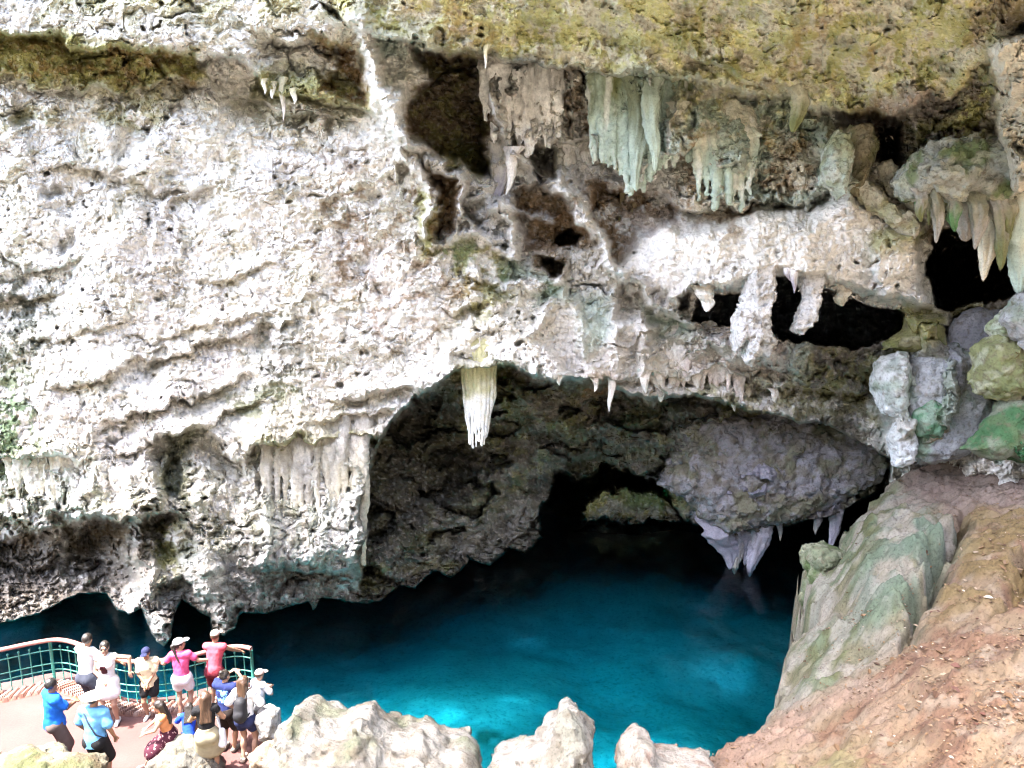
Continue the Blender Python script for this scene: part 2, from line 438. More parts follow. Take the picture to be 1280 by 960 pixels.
lipc = [(452,700),(452,640),(460,590),(468,558),(492,520),(530,486),(576,462),(640,456),(690,474),(720,470),(760,480),(815,500),(870,492),(920,508),(990,520),(1040,530),(1112,576)]
d, _ = line_d(lipc, HX, HY, 30); Yw -= .55*np.exp(-(d/14)**2)
# ---- the cavern under the lip
inner = tps([(430,760),(480,640),(500,560),(560,715),(600,600),(600,500),(690,672),(650,560),(700,500),(760,545),(830,520),(900,545),(950,600),(860,630),(1000,560),(1050,610),(1110,575),(1110,660),(900,660),(700,580),(800,700),(1000,700)],
            [22.6,24.2,25.5,24.4,26.2,25.2,27.4,27,25.6,26.6,25.2,25.2,24.2,25.0,25.2,24.4,23.8,23.8,24.4,28,28,25])
Yin = inner(PX0, PY0).astype(np.float32) + .8*fbm2(PX0/120, PY0/90, 4, 51) - 1.1*(ridged2(HX/70, HY/50, 4, 52)-.4)
Yin += 1.3*sstep(.1,.2,fbm2(HX/90, HY/42, 3, 55))*(1-sstep(.2,.9,fbm2(HX/90, HY/42, 3, 55)))
mouth = absolute([(430,790),(448,735),(455,690),(452,640),(460,590),(468,558),(492,520),(530,486),(576,462),(640,456),(690,474),(720,470),(760,480),(815,500),(870,492),(920,508),(990,520),(1040,530),(1112,576),(1130,700),(1060,760),(850,800)], Yin, 3)
# breaks on the cavern wall
m_in = mouth
keep = Yw.copy()
shelf([(690,582),(740,586),(790,575),(820,600),(860,640)], 0, 5, 30)
Yw += m_in*(.9*sstep(0, 14, HY-np.interp(HX,[560,640,720,820,900],[500,530,540,515,520]))*np.exp(-np.maximum(HY-530,0)/50))
for pts, w, a in [([(690,560),(560,640),(480,700)],26,.7),([(860,520),(940,540),(1000,560)],22,.6),([(850,575),(930,590),(1060,580)],20,.5),([(700,545),(800,545),(900,560)],22,.6)]:
    ridge(pts, w, a)
Yw += m_in*.9*np.exp(-((HY-np.interp(HX,[900,930,1000,1060,1110],[600,572,585,565,575]))/7)**2)*sstep(905,930,HX)
region([(1030,590),(1060,570),(1112,580),(1108,600),(1080,615),(1045,610)], 1.6, 8, True)
# dark slots
absolute([(862,398),(872,372),(915,370),(940,364),(958,344),(985,344),(1010,352),(1060,372),(1100,386),(1128,392),(1133,408),(1112,424),(1060,434),(1000,430),(960,416),(915,410),(880,406)], 42.0, 2.5)
absolute([(1165,385),(1160,330),(1168,296),(1230,270),(1290,300),(1300,352),(1262,372),(1186,388)], 42.0, 3)
region([(842,386),(852,362),(866,366),(860,384)], 1.2, 4)
ridge([(865,430),(950,440),(1040,470),(1100,450)], 10, .5); shelf([(690,474),(760,478),(800,468),(860,470),(900,462),(960,480),(1040,486),(1110,470)], .5, 6, 16)

# ---- everything below the lowest rock edge falls back under the water
void_poly = [(-400,800),(0,780),(50,766),(80,750),(104,741),(132,742),(146,762),(162,768),(176,760),(186,784),(196,802),(205,808),(214,797),(216,770),(228,748),(246,762),(262,772),(265,788),(280,794),(292,786),(300,766),(340,764),(385,752),(392,764),(402,748),(455,753),(478,750),(498,733),(518,736),(542,714),(564,722),(588,701),(612,706),(636,685),(658,691),(676,671),(692,672),(730,657),(790,655),(850,651),(885,657),(905,672),(960,664),(1000,652),(1050,642),(1110,604),(1500,604),(1500,1200),(-400,1200)]
sv = poly_sd(void_poly, PX0 + 1.5*w1x + 1.2*w2x, PY0 + 1.5*w1y + 1.2*w2y, 60)
mv = 1-sstep(-1.6, .4, sv); mv = np.where(PX0 > 1110, mv*(1-sstep(1100,1130,PX0)), mv)
rockonly = 1-mv

# ---- fine relief
fin = np.clip(1.15-.5*m_in, .4, 2)
leftface = (1-sstep(480, 620, PX0))*(1-sstep(520, 580, PY0))
cx_ = HX*.95 + HY*.30; cy_ = HY*.95 - HX*.30
patch1 = sstep(-.25, .35, fbm2(PX0/75, PY0/55, 4, 60)); patch2 = sstep(-.2, .4, fbm2(PX0/48, PY0/40, 4, 58)); patch3 = sstep(-.1, .4, fbm2(PX0/60, PY0/60, 4, 59))
Yw -= leftface*(.17*patch1*shingle(cx_, cy_, 61, 46, 1.0) + .07*patch2*shingle(cx_, cy_, 62, 17, .9, 3) + .05*shingle(cx_, cy_, 64, 8, .8, 2))
Yw -= (1-leftface)*rg*(.34*patch1*shingle(HX, HY, 66, 52, .9) + .14*patch2*shingle(HX, HY, 67, 19, .8, 3))*(1-.6*cur)
Yw -= (.30*(1-leftface)+.16*leftface)*rg*fbm2(HX/34, HY/30, 5, 68, .6)
# solution pits, in drifts
wp = worley2(HX/15, HY/13, 5); wp2 = worley2(HX/6.5, HY/6, 6)
pm = sstep(.0, .45, fbm2(PX0/85, PY0/70, 3, 69))
Yw += (1-.55*leftface)*(.5*pm*(1-sstep(.0, .34, wp)) + .16*patch3*(1-sstep(.0, .36, wp2)))*(.15+.85*rg)
# fine vertical run marks
Yw -= .05*leftface*patch2*fbm2(HX/4, HY/60, 2, 73)
Yw += .060*fbm2(PX0/9, PY0/8, 3, 63) + .04*fbm2(PX0/4.4, PY0/4.2, 2, 64)
hole = np.maximum(0, fbm2(PX0/16, PY0/14, 2, 65)-.62)*np.clip(fbm2(PX0/120, PY0/100, 2, 66)+.5, 0, 1)
Yw += 1.6*np.minimum(hole, .35)
# vertical run-down flutes on the flowstone of the lower left and the pale block
fl_m = (1-sstep(-25, 5, poly_sd([(310,545),(470,540),(455,600),(452,720),(330,740),(230,700),(240,600)], HX, HY, 60)))
Yw -= fl_m*.30*ridged2(HX/17, HY/150, 3, 67)
fl2 = (1-sstep(-20, 5, poly_sd([(-170,560),(130,556),(140,600),(120,635),(-170,650)], HX, HY, 60)))
Yw -= fl2*.4*ridged2(HX/15, HY/110, 2, 68)
fl3 = (1-sstep(-20, 5, poly_sd([(790,260),(1150,260),(1165,385),(840,385),(600,480),(580,400)], HX, HY, 60)))
Yw -= fl3*.10*ridged2(HX/20, HY/90, 3, 69)
Ycap = np.where(PY0 > 380, D_of_Z(np.maximum(PY0,380), .06+.55*np.abs(fbm2(PX0/26, PY0/17, 4, 90, .6)))*(CP + (480.0-PY0)/F*SP), 99)
Yw = np.where(PX0 < 1120, np.minimum(Yw, Ycap), Yw)          # no rock edge hangs lower than the water
REC = poly_sd([(688,676),(672,628),(690,596),(742,588),(800,588),(838,614),(868,648),(880,662),(800,690)], HX, HY, 40)
mr = 1-sstep(-4, 1, REC); Yw = Yw*(1-mr) + (38.0+.6*fbm2(PX0/60, PY0/60, 3, 53))*mr
mr = 1-sstep(-5, 1, poly_sd([(724,640),(742,618),(790,610),(832,614),(858,634),(864,652),(790,657),(728,658)], HX, HY, 40)); Yw = Yw*(1-mr) + np.minimum(29.0-.6*ridged2(HX/40, HY/30, 3, 54), Ycap)*mr
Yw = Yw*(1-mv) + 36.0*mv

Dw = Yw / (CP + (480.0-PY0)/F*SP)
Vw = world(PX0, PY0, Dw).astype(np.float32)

# ------------------------------------------------------------------ what grows on and stains the rock, plus painted cavern shade
PAL = dict(white=(.83,.80,.75), cavern=(.25,.22,.175), cream=(.66,.61,.48), pink=(.62,.55,.51), olive=(.33,.31,.10), yellow=(.58,.55,.23), brown=(.19,.125,.06), rust=(.34,.2,.08),
           green=(.10,.22,.09), mint=(.44,.53,.45), grey=(.36,.335,.295), dgrey=(.15,.15,.13), lav=(.36,.34,.40), moss=(.16,.17,.07), dark=(.085,.075,.055), deepgreen=(.03,.20,.06), umber=(.12,.095,.07))
tint = np.empty(PX0.shape + (3,), np.float32); tint[:] = PAL['white']
nA = fbm2(PX0/60, PY0/60, 5, 71, .6); nB = fbm2(PX0/22, PY0/20, 5, 72, .65); nC = fbm2(PX0/130, PY0/110, 4, 73); nD = fbm2(PX0/8, PY0/7, 3, 74)
def paint(col, mask):
    global tint
    m = np.clip(mask, 0, 1)[..., None].astype(np.float32)
    tint = tint*(1-m) + np.array(PAL[col], np.float32)*m
def stain(poly, col, soft, amt=1.0, n=None, thr=0.0, wid=.5):
    s = poly_sd(poly, HX, HY, soft*2+30)
    m = amt*(1-sstep(-soft, soft, s))
    if n is not None: m = m*sstep(thr-wid/2, thr+wid/2, n)
    paint(col, m)
ALL = [(-900,-900),(2200,-900),(2200,1800),(-900,1800)]
_w = 1-.6*(1-sstep(380, 560, PX0))
paint('cream', _w*.5*sstep(-.2,.4,nC)); stain(ALL, 'pink', 10, .25, fbm2(PX0/150,PY0/120,3,75), .1, .5)
stain(ALL, 'grey', 10, .2, nB+.15*nD, .5, .35)
stain([(-200,-100),(480,-100),(560,180),(600,300),(600,440),(440,540),(330,500),(-200,560)], 'umber', 30, .2, nB+.4*nA, .65, .35)
paint('olive', .24*(1-sstep(420,600,PX0))*sstep(.12,.6,fbm2(PX0/44, PY0/36, 5, 92, .62)))
paint('cream', .38*(1-sstep(420,600,PX0))*sstep(-.1,.5,fbm2(PX0/70, PY0/60, 4, 93, .6)))
# whiter left face, brown freckles to its right
stain([(380,180),(560,200),(590,380),(540,440),(400,420)], 'rust', 40, .5, nB+.3*nD, .35, .4)
stain([(380,250),(450,240),(470,340),(420,360)], 'brown', 25, .5, nB, .15, .4)
# ceiling
stain(CE, 'yellow', 12, .9); stain(CE, 'olive', 12, .7, fbm2(PX0/70,PY0/50,5,83,.6), .1, .6); stain(CE, 'cream', 16, .9, nB+.5*nA, .05, .5); stain(CE, 'rust', 18, .45, fbm2(PX0/50,PY0/90,4,76), .38, .4); stain(CE,'brown',18,.45,nB+.4*nD,.65,.3)
stain(CE, 'moss', 18, .4, fbm2(PX0/70,PY0/35,4,77), .3, .4)
stain([(0,-200),(420,-200),(440,20),(300,24),(100,8),(0,0)], 'yellow', 14, .55, nA, -.2, .6); stain([(0,2),(240,22),(340,16),(330,36),(80,40)], 'olive', 10, .4, nB, .0, .6)
stain([(-200,30),(60,36),(170,56),(250,64),(262,98),(180,112),(60,104),(-200,92)], 'olive', 9, .95); stain([(-200,40),(250,64),(240,104),(-200,92)], 'rust', 10, .6, nB, .1, .5); stain([(150,80),(240,85),(230,112),(160,112)],'brown',12,.7,nB,.0,.5)
stain([(120,112),(220,112),(190,160),(120,158)], 'olive', 12, .6, nB, -.1, .5); stain([(0,130),(60,130),(60,165),(0,165)], 'olive', 12, .6, nB, -.1, .5)
stain([(320,80),(380,92),(470,110),(465,138),(400,130),(320,112)], 'olive', 9, .9); stain([(370,40),(450,55),(462,130),(400,118),(418,75)], 'rust', 8, .9, nB, -.2, .5); stain([(370,40),(450,55),(462,130),(400,118),(418,75)], 'olive', 8, .6, nA, .0, .5)
stain([(320,125),(460,140),(440,165),(330,150)], 'moss', 12, .5, nB, 0, .5)
stain([(506,58),(612,64),(616,150),(600,222),(540,195),(510,180),(508,130),(536,100)], 'brown', 9, .95); stain([(506,58),(612,64),(616,150),(600,222),(540,195),(510,180),(508,130),(536,100)], 'olive', 9, .55, nB, .1, .5)
stain([(548,170),(606,190),(600,220),(560,205)], 'olive', 10, .9); stain([(450,30),(500,44),(545,60),(520,80),(470,60)], 'mint', 12, .7, nA, -.2, .6)
# curtain
stain([(600,70),(720,80),(735,165),(690,178),(640,160),(590,140)], 'grey', 12, .7, nA, -.1, .6); stain([(610,68),(690,78),(680,120),(630,130)], 'dgrey', 16, .75, nB, -.2, .6)
stain([(700,85),(760,88),(745,170),(700,165)], 'brown', 12, .8, nB, -.1, .6); stain([(740,90),(860,95),(850,180),(800,225),(740,180)], 'mint', 12, .9, fbm2(PX0/12,PY0/90,4,78), -.35, .5); stain([(740,84),(860,92),(850,130),(740,125)], 'moss', 14, .7, fbm2(PX0/9,PY0/70,4,79), -.1, .5)
stain([(730,225),(850,240),(850,285),(790,300),(765,345),(735,275)], 'rust', 12, .85, nB, -.3, .5); stain([(730,225),(790,232),(760,290)], 'brown', 12, .7, nB, -.1, .5)
stain([(640,232),(725,250),(735,310),(660,312)], 'rust', 9, .85, nA, -.4, .5); stain([(640,232),(725,250),(735,310),(660,312)], 'brown', 9, .6, nB, .05, .4)
stain([(526,245),(552,245),(550,315),(528,320)], 'olive', 7, .9); stain([(545,205),(570,225),(566,290),(548,300)], 'rust', 7, .8)
stain([(540,310),(620,300),(650,340),(620,400),(580,400),(570,360)], 'olive', 14, .8, nB, -.1, .6); stain([(550,300),(600,300),(590,330),(550,330)], 'green', 12, .5, nB, 0, .5); stain([(550,340),(600,340),(600,372),(560,372)], 'rust', 12, .6, nB, -.1, .5)
stain([(620,330),(660,335),(700,360),(760,370),(760,420),(735,440),(720,380),(640,350)], 'mint', 16, .8, nA, -.4, .6); stain([(670,352),(700,352),(695,378),(672,372)],'green',12,.5); stain([(620,335),(650,340),(640,365),(618,360)],'green',14,.45); stain([(674,318),(705,318),(702,350),(678,348)], 'brown', 6, .9)
stain([(800,380),(870,395),(865,430),(830,425)], 'mint', 14, .6); stain([(815,392),(860,398),(852,418)], 'green', 12, .5)
# right of the curtain
stain([(840,100),(1010,125),(1040,170),(1000,250),(860,262),(845,190)], 'cream', 14, .8); stain([(840,95),(1010,122),(1030,180),(920,190),(850,170)], 'yellow', 18, .7, nB, .05, .6); stain([(840,160),(1040,170),(1000,262),(850,262)], 'rust', 14, .6, nB, .22, .35); stain([(850,100),(1040,140),(1040,250),(850,262)], 'mint', 14, .75, nA+.4*nD, .0, .5)
stain([(780,270),(1150,260),(1165,385),(840,385)], 'white', 30, .6); stain([(840,250),(950,250),(940,300),(850,290)],'rust',12,.5,nB,.1,.4)
stain([(1040,135),(1240,100),(1250,215),(1140,222),(1120,230),(1060,160)], 'brown', 14, .85, nA, -.5, .6); stain([(1130,150),(1240,120),(1240,212),(1150,212)], 'olive', 14, .85, nB, -.3, .5); stain([(1180,100),(1240,80),(1235,180),(1190,170)], 'yellow', 12, .8, nB, -.2, .5); stain([(1100,122),(1215,112),(1200,145),(1110,150)], 'pink', 12, .5)
stain([(1020,165),(1080,165),(1070,250),(1020,230)], 'mint', 10, .7); stain([(1020,190),(1040,175),(1035,150),(1085,165),(1075,200)], 'olive', 10, .6, nB, -.1, .5)
stain([(1070,220),(1150,220),(1190,320),(1140,310)], 'cream', 12, .8); stain([(1070,225),(1150,290),(1140,240)], 'olive', 10, .5, nB, .0, .4)
stain([(1130,180),(1265,180),(1290,300),(1270,310),(1210,260),(1140,270)], 'grey', 12, .9); stain([(1130,180),(1265,180),(1290,300),(1210,260),(1140,270)], 'moss', 12, .65, nB, -.1, .5); stain([(1085,292),(1150,285),(1165,300),(1120,312),(1090,320)], 'olive', 10, .8)
stain([(1160,290),(1290,270),(1300,370),(1170,390)], 'brown', 8, .9); stain([(1240,30),(1600,20),(1600,260),(1270,260),(1245,200)], 'cream', 14, .75); stain([(1240,-20),(1300,-20),(1300,40),(1250,40)], 'brown', 10, .85)
# left edge growth
stain([(-200,330),(40,340),(70,400),(40,470),(60,560),(0,640),(-200,640)], 'moss', 25, .8, nB+.3*nA, -.05, .5); stain([(-200,330),(60,340),(70,400),(20,450),(-200,460)], 'dgrey', 22, .75, nB, .05, .4)
stain([(-200,480),(40,480),(40,600),(-200,640)], 'green', 20, .5, nB, .0, .5); stain([(325,395),(375,395),(385,500),(330,540),(285,540),(280,500),(330,470)], 'moss', 16, .8, nB, -.05, .5); stain([(330,400),(375,400),(370,470),(335,470)], 'grey', 12, .7, nB, -.1, .5); stain([(340,510),(440,510),(420,545),(340,545)], 'cream', 12, .8); stain([(150,410),(210,405),(205,460),(180,460)], 'grey', 12, .6, nB, 0, .5)
# lower left
stain([(-200,590),(120,600),(220,600),(330,620),(320,700),(-200,720)], 'moss', 22, .6, nB, .0, .5); stain([(-200,640),(60,660),(120,640),(220,645),(180,740),(100,745),(-200,800)], 'umber', 22, .85, nA, -.6, .5); stain([(-200,650),(170,650),(180,740),(-200,790)], 'brown', 22, .6, nB, .05, .4); stain([(-200,670),(170,690),(180,740),(-200,790)], 'grey', 16, .4, nB, -.05, .6)
stain([(205,540),(245,540),(230,620),(195,625)], 'moss', 9, .7); stain([(190,660),(222,660),(225,740),(195,745)], 'olive', 10, .8, nB, -.2, .5); stain([(190,730),(330,700),(450,705),(460,755),(250,800),(190,810)], 'grey', 16, .8, nA, -.4, .6); stain([(230,725),(450,712),(460,756),(300,790)], 'umber', 16, .6, nB, -.1, .5)
stain([(320,548),(470,540),(468,560),(400,556),(330,566)], 'olive', 8, .8); stain([(320,560),(460,560),(450,700),(330,700)], 'mint', 20, .35, fbm2(PX0/11,PY0/70,3,80), .0, .5); stain([(360,610),(390,610),(385,650),(360,650)], 'moss', 10, .6, nB, -.1, .5)
# cavern
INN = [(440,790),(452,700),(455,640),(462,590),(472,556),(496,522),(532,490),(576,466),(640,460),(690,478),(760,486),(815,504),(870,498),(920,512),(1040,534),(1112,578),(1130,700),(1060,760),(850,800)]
stain(INN, 'cavern', 5, .97); stain(INN, 'grey', 10, .75, nA+.4*nB, -.05, .6); stain(INN, 'moss', 10, .6, fbm2(PX0/70,PY0/40,4,81), .12, .4); stain(INN, 'olive', 10, .5, nB, .25, .4); stain(INN, 'dark', 10, .6, nA+.3*nD, .35, .4); stain([(455,560),(560,480),(600,600),(520,690),(450,700)], 'dark', 25, .8)  # last patch darkens the cavern's left side as painted shade
stain([(540,700),(560,640),(680,610),(690,670),(600,705)], 'grey', 14, .7, nB, -.1, .5)
stain([(690,545),(860,560),(900,545),(900,590),(700,590)], 'grey', 14, .5, nB, -.1, .5)
stain([(820,600),(850,570),(900,585),(1000,575),(1060,590),(1100,590),(1050,640),(950,660),(890,656)], 'lav', 10, .95, nA, -.7, .6); stain([(900,560),(1030,560),(1030,590),(900,590)], 'lav', 12, .6, nB, -.1, .5); stain([(840,600),(900,600),(880,630)], 'mint', 14, .4, nB, 0, .5)
stain([(720,600),(860,605),(866,656),(722,658)], 'olive', 6, .8); stain([(730,630),(860,630),(860,656),(730,658)], 'grey', 6, .7, nB, -.2, .5); stain([(780,608),(840,612),(830,635),(780,635)], 'green', 8, .5)
stain([(570,455),(640,452),(640,478),(560,478)], 'olive', 8, .6); stain([(720,470),(780,476),(770,500),(720,496)], 'rust', 8, .6)
stain([(960,415),(1130,425),(1110,480),(1000,485)], 'umber', 12, .8); stain([(1000,430),(1110,440),(1110,500),(990,500)], 'olive', 14, .5, nB, -.1, .5); stain([(860,400),(1000,420),(1000,480),(860,465)], 'pink', 14, .5); stain([(985,430),(1010,430),(1010,480),(985,480)], 'mint', 8, .5)
stain([(840,470),(1110,480),(1112,540),(900,520)], 'olive', 14, .6, nB, -.05, .5); stain([(940,510),(1110,520),(1112,575),(1000,555)], 'umber', 14, .7, nA, -.2, .5)
# right flowstone
stain([(1095,470),(1120,440),(1140,430),(1180,430),(1200,440),(1215,500),(1270,520),(1210,570),(1130,570),(1100,520)], 'grey', 10, .9); stain([(1095,440),(1200,440),(1200,560),(1100,560)], 'mint', 14, .65, nA, -.2, .5)
stain([(1130,385),(1175,392),(1178,430),(1110,440)], 'olive', 8, .9); stain([(1135,395),(1165,400),(1165,420),(1140,420)], 'yellow', 8, .5); stain([(1182,385),(1262,382),(1240,400),(1186,410)], 'olive', 9, .85); stain([(1186,405),(1250,395),(1220,465),(1186,450)], 'lav', 10, .9)
stain([(1215,425),(1290,420),(1280,510),(1225,500)], 'olive', 9, .85); stain([(1225,425),(1260,430),(1255,480)], 'mint', 10, .4, nB, 0, .5); stain([(1260,360),(1600,340),(1600,430),(1270,430)], 'grey', 10, .9)
stain([(1150,500),(1180,490),(1180,545),(1140,550)], 'green', 10, .7, nB, -.3, .5); stain([(1205,560),(1245,505),(1300,530),(1600,620),(1600,680),(1290,580)], 'deepgreen', 7, .95); stain([(1160,540),(1205,530),(1205,560),(1165,566)], 'rust', 10, .6); stain([(1108,535),(1130,520),(1140,575),(1110,580)], 'white', 6, .8)
for p_, w_, a_ in RIBS:
    d, _ = line_d(p_, HX, HY, 30); paint('white', .85*(1-sstep(w_*.5, w_*1.25, d))*sstep(-.6,-.1,nB))
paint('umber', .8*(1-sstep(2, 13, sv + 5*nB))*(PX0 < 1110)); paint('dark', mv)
# small speckle everywhere
paint('umber', (.4-.25*(1-sstep(400,600,PX0)))*sstep(.6, .9, nD+.45*nB)); paint('white', .25*sstep(.2, .7, fbm2(PX0/5,PY0/4,2,82)))
tint *= (1+.10*nD[...,None])

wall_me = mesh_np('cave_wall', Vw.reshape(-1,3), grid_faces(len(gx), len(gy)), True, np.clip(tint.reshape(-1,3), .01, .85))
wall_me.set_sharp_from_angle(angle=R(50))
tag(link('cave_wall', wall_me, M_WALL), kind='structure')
# ================================================================== POOL, BANK, TERRACE GROUND, SINKHOLE RIM
def idw_edge(poly, x, y):
    return poly_sd(poly, x, y, 6.0)

M_BANK = rock_mat('bank_rock', bump=.6, scale=2.2, speck=.5)
bank_ctrl = [(1110,600,4.3),(1200,595,4.9),(1290,600,5.3),(1400,620,5.6),(1060,660,3.6),(1012,692,3.3),(1040,740,3.3),(985,800,2.65),(990,850,2.6),(965,890,2.4),(880,952,2.0),(800,962,1.9),
 (1290,960,5.75),(1150,900,4.95),(1290,750,5.5),(1150,750,4.7),(1200,650,4.85),(1000,900,3.3),(1000,960,3.5),(1080,830,4.0),(1090,700,4.25),(1400,960,6.6),(1200,1150,6.6),(900,1050,3.0),(600,1010,1.75),(350,1010,1.6),(100,1000,1.5),(-200,1000,1.5),
 (700,1250,3.0),(300,1250,2.6),(-200,1250,2.4)]
bp = np.array([world(a, b, D_of_Z(b, z)) for a, b, z in bank_ctrl])
bh = tps(bp[:, :2]*20, bp[:, 2])
edge_px = [(1500,575,5.6),(1290,580,5.2),(1200,578,4.9),(1135,585,4.5),(1105,602,4.2),(1098,622,4.0),(1075,640,3.8),(1055,662,3.6),(1050,690,3.5),(1012,692,3.3),(1008,720,3.25),(1020,745,3.2),(1022,768,3.0),(1000,790,2.7),(984,802,2.6),(990,828,2.6),(986,852,2.55),
           (970,878,2.45),(962,892,2.4),(925,912,2.25),(895,935,2.1),(878,952,2.0),(850,968,1.95),(800,985,1.9),(760,1000,1.85),(600,1000,1.75),(350,1000,1.6),(100,985,1.5),(-260,985,1.5)]
edge_w = [tuple(world(a, b, D_of_Z(b, z))[:2]) for a, b, z in edge_px]
edge_w = [(edge_w[0][0]+8, edge_w[0][1])] + edge_w + [(-16, 2), (30, 2)]
bx = np.arange(-11.0, 17.0, .04); by = np.arange(6.0, 22.5, .04)
BX, BY = np.meshgrid(bx, by)
BX = BX.astype(np.float32); BY = BY.astype(np.float32)
nb1 = fbm2(BX*.7, BY*.7, 4, 101); nb2 = fbm2(BX*2.3, BY*2.3, 4, 102); nb3 = fbm2(BX*8, BY*8, 3, 103)
WX = BX + .22*fbm2(BX*1.6, BY*1.6, 4, 104); WY = BY + .22*fbm2(BX*1.6, BY*1.6, 4, 105)
BZ = bh(BX*20, BY*20).astype(np.float32)
BZ += .16*nb1 - .22*(ridged2(BX*1.3, BY*1.3, 4, 106)-.4) + .08*nb2 + .03*nb3 + .07*np.maximum(0,.35-worley2(BX*2.6,BY*2.6,141))*-2
def wpt(px, py, z): return tuple(world(px, py, D_of_Z(py, z))[:2])
# mossy hump left of the long crevice, the crevice itself and its little brother
hump = [wpt(1060,650,4.0), wpt(1120,625,4.6), wpt(1195,648,4.9), wpt(1190,690,4.8), wpt(1160,745,4.6), wpt(1135,790,4.3), wpt(1080,790,4.0), wpt(1040,740,3.6)]
sd = poly_sd(hump, WX, WY, 4.0)
hm = 1-sstep(-.7, .04, sd)
BZ += .55*hm
BZ += -.22*hm*(ridged2(WX*.9+WY*.5, WY*1.4, 3, 107)-.4)
for pts, wd, dep in [([wpt(1200,648,4.6), wpt(1185,700,4.5), wpt(1160,745,4.4), wpt(1146,778,4.3)], .18, .85), ([wpt(1146,778,4.3), wpt(1132,800,4.2), wpt(1128,816,4.2)], .12, .4), ([wpt(1284,700,5.2), wpt(1276,740,5.2), wpt(1254,776,5.1)], .16, .55)]:
    d, _ = line_d(pts, WX, WY, 1.2); BZ -= dep*np.exp(-(d/wd)**2)
sd_e = poly_sd(edge_w, WX, WY, 5.0)
cl = np.maximum(sd_e, 0)
BZ -= .25*sstep(-.5, .1, sd_e)                       # rounded shoulder
wall_drop = 9.0*sstep(0, .55, cl + .12*ridged2(BX*2.2, BY*2.2, 3, 108)*sstep(0,.1,cl))
BZ = np.maximum(BZ - wall_drop - np.minimum(cl, 4)*.5, -5.0)
BZ = BZ - 2.5*sstep(-3.4, -4.4, BX)
Vb = np.stack([BX, BY, BZ], -1)
# sideways ruffle so the steep edge is not a straight curtain
steep = sstep(.02, .4, cl)[..., None]
Pn = Vb
ruf = np.stack([fbm3(Pn, 1.6, 3, 109), fbm3(Pn, 1.6, 3, 110), 0*BZ], -1)
Vb = Vb + .22*steep*sstep(.08,.3,cl)[...,None]*ruf
bt = np.empty(BX.shape + (3,), np.float32); bt[:] = (.45,.32,.20)
def bpaint(col, m):
    global bt
    m = np.clip(m, 0, 1)[..., None]; bt = bt*(1-m) + np.array(col, np.float32)*m
def bstain(px_poly, col, soft, amt=1., n=None, thr=0., wid=.5):
    s = poly_sd([wpt(*p) for p in px_poly], WX, WY, soft*2+1)
    m = amt*(1-sstep(-soft, soft, s))
    if n is not None: m = m*sstep(thr-wid/2, thr+wid/2, n)
    bpaint(col, m)
nm = nb1 + .4*nb2
bpaint((.36,.19,.12), .7*sstep(-.1, .4, fbm2(BX*1.1, BY*1.1, 4, 111))); bpaint((.52,.41,.30), .7*sstep(.1, .5, fbm2(BX*2.0, BY*2.0, 4, 112))); bpaint((.20,.11,.08), .6*sstep(.3, .7, nb2+.4*nb3))
# far top: pinkish earth path, yellow-brown litter; left: pale rock with algae
bstain([(1110,590,4.4),(1300,590,5.2),(1400,640,5.4),(1200,640,4.8),(1100,640,4.2)], (.44,.34,.29), .7, .8)
bstain([(1200,640,4.8),(1400,640,5.6),(1400,760,5.8),(1230,760,5.2),(1140,800,4.5)], (.34,.24,.10), .6, .85, nm, -.1, .6)
pale = [(1110,600,4.3),(1060,640,3.8),(1000,700,3.2),(960,810,2.5),(940,900,2.2),(1000,885,3.2),(1060,850,3.8),(1125,815,4.2),(1160,745,4.6),(1200,660,4.8),(1150,620,4.7)]
bstain(pale, (.53,.48,.38), .5, .95); bstain(pale, (.22,.29,.16), .5, .85, nm, .0, .5); bstain(pale, (.20,.19,.07), .5, .6, fbm2(BX*1.8, BY*1.1, 4, 113), .15, .4); bstain(pale, (.62,.58,.50), .5, .7, fbm2(BX*1.5, BY*1.5, 4, 114), .2, .4)
bstain([(1120,660,4.6),(1185,655,4.9),(1180,720,4.7),(1100,790,4.1),(1060,770,3.6)], (.27,.36,.27), .5, .7, nm, -.2, .5)
bstain([(960,900,2.4),(1060,850,3.8),(1120,880,4.5),(1000,1000,3.6),(860,980,2.0)], (.58,.40,.30), .7, .8, nb1, -.3, .7)
bstain([(980,930,3.4),(1090,930,4.3),(1100,990,4.5),(960,990,3.2)], (.40,.36,.17), .5, .75, nb2, -.1, .5)
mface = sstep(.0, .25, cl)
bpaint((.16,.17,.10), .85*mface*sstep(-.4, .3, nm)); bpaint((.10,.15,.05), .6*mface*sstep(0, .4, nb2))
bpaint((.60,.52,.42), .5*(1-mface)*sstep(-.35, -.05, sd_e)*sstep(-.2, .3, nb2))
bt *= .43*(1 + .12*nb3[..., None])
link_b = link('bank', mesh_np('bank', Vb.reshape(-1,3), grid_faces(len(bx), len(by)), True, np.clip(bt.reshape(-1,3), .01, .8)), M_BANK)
tag(link_b, kind='structure')

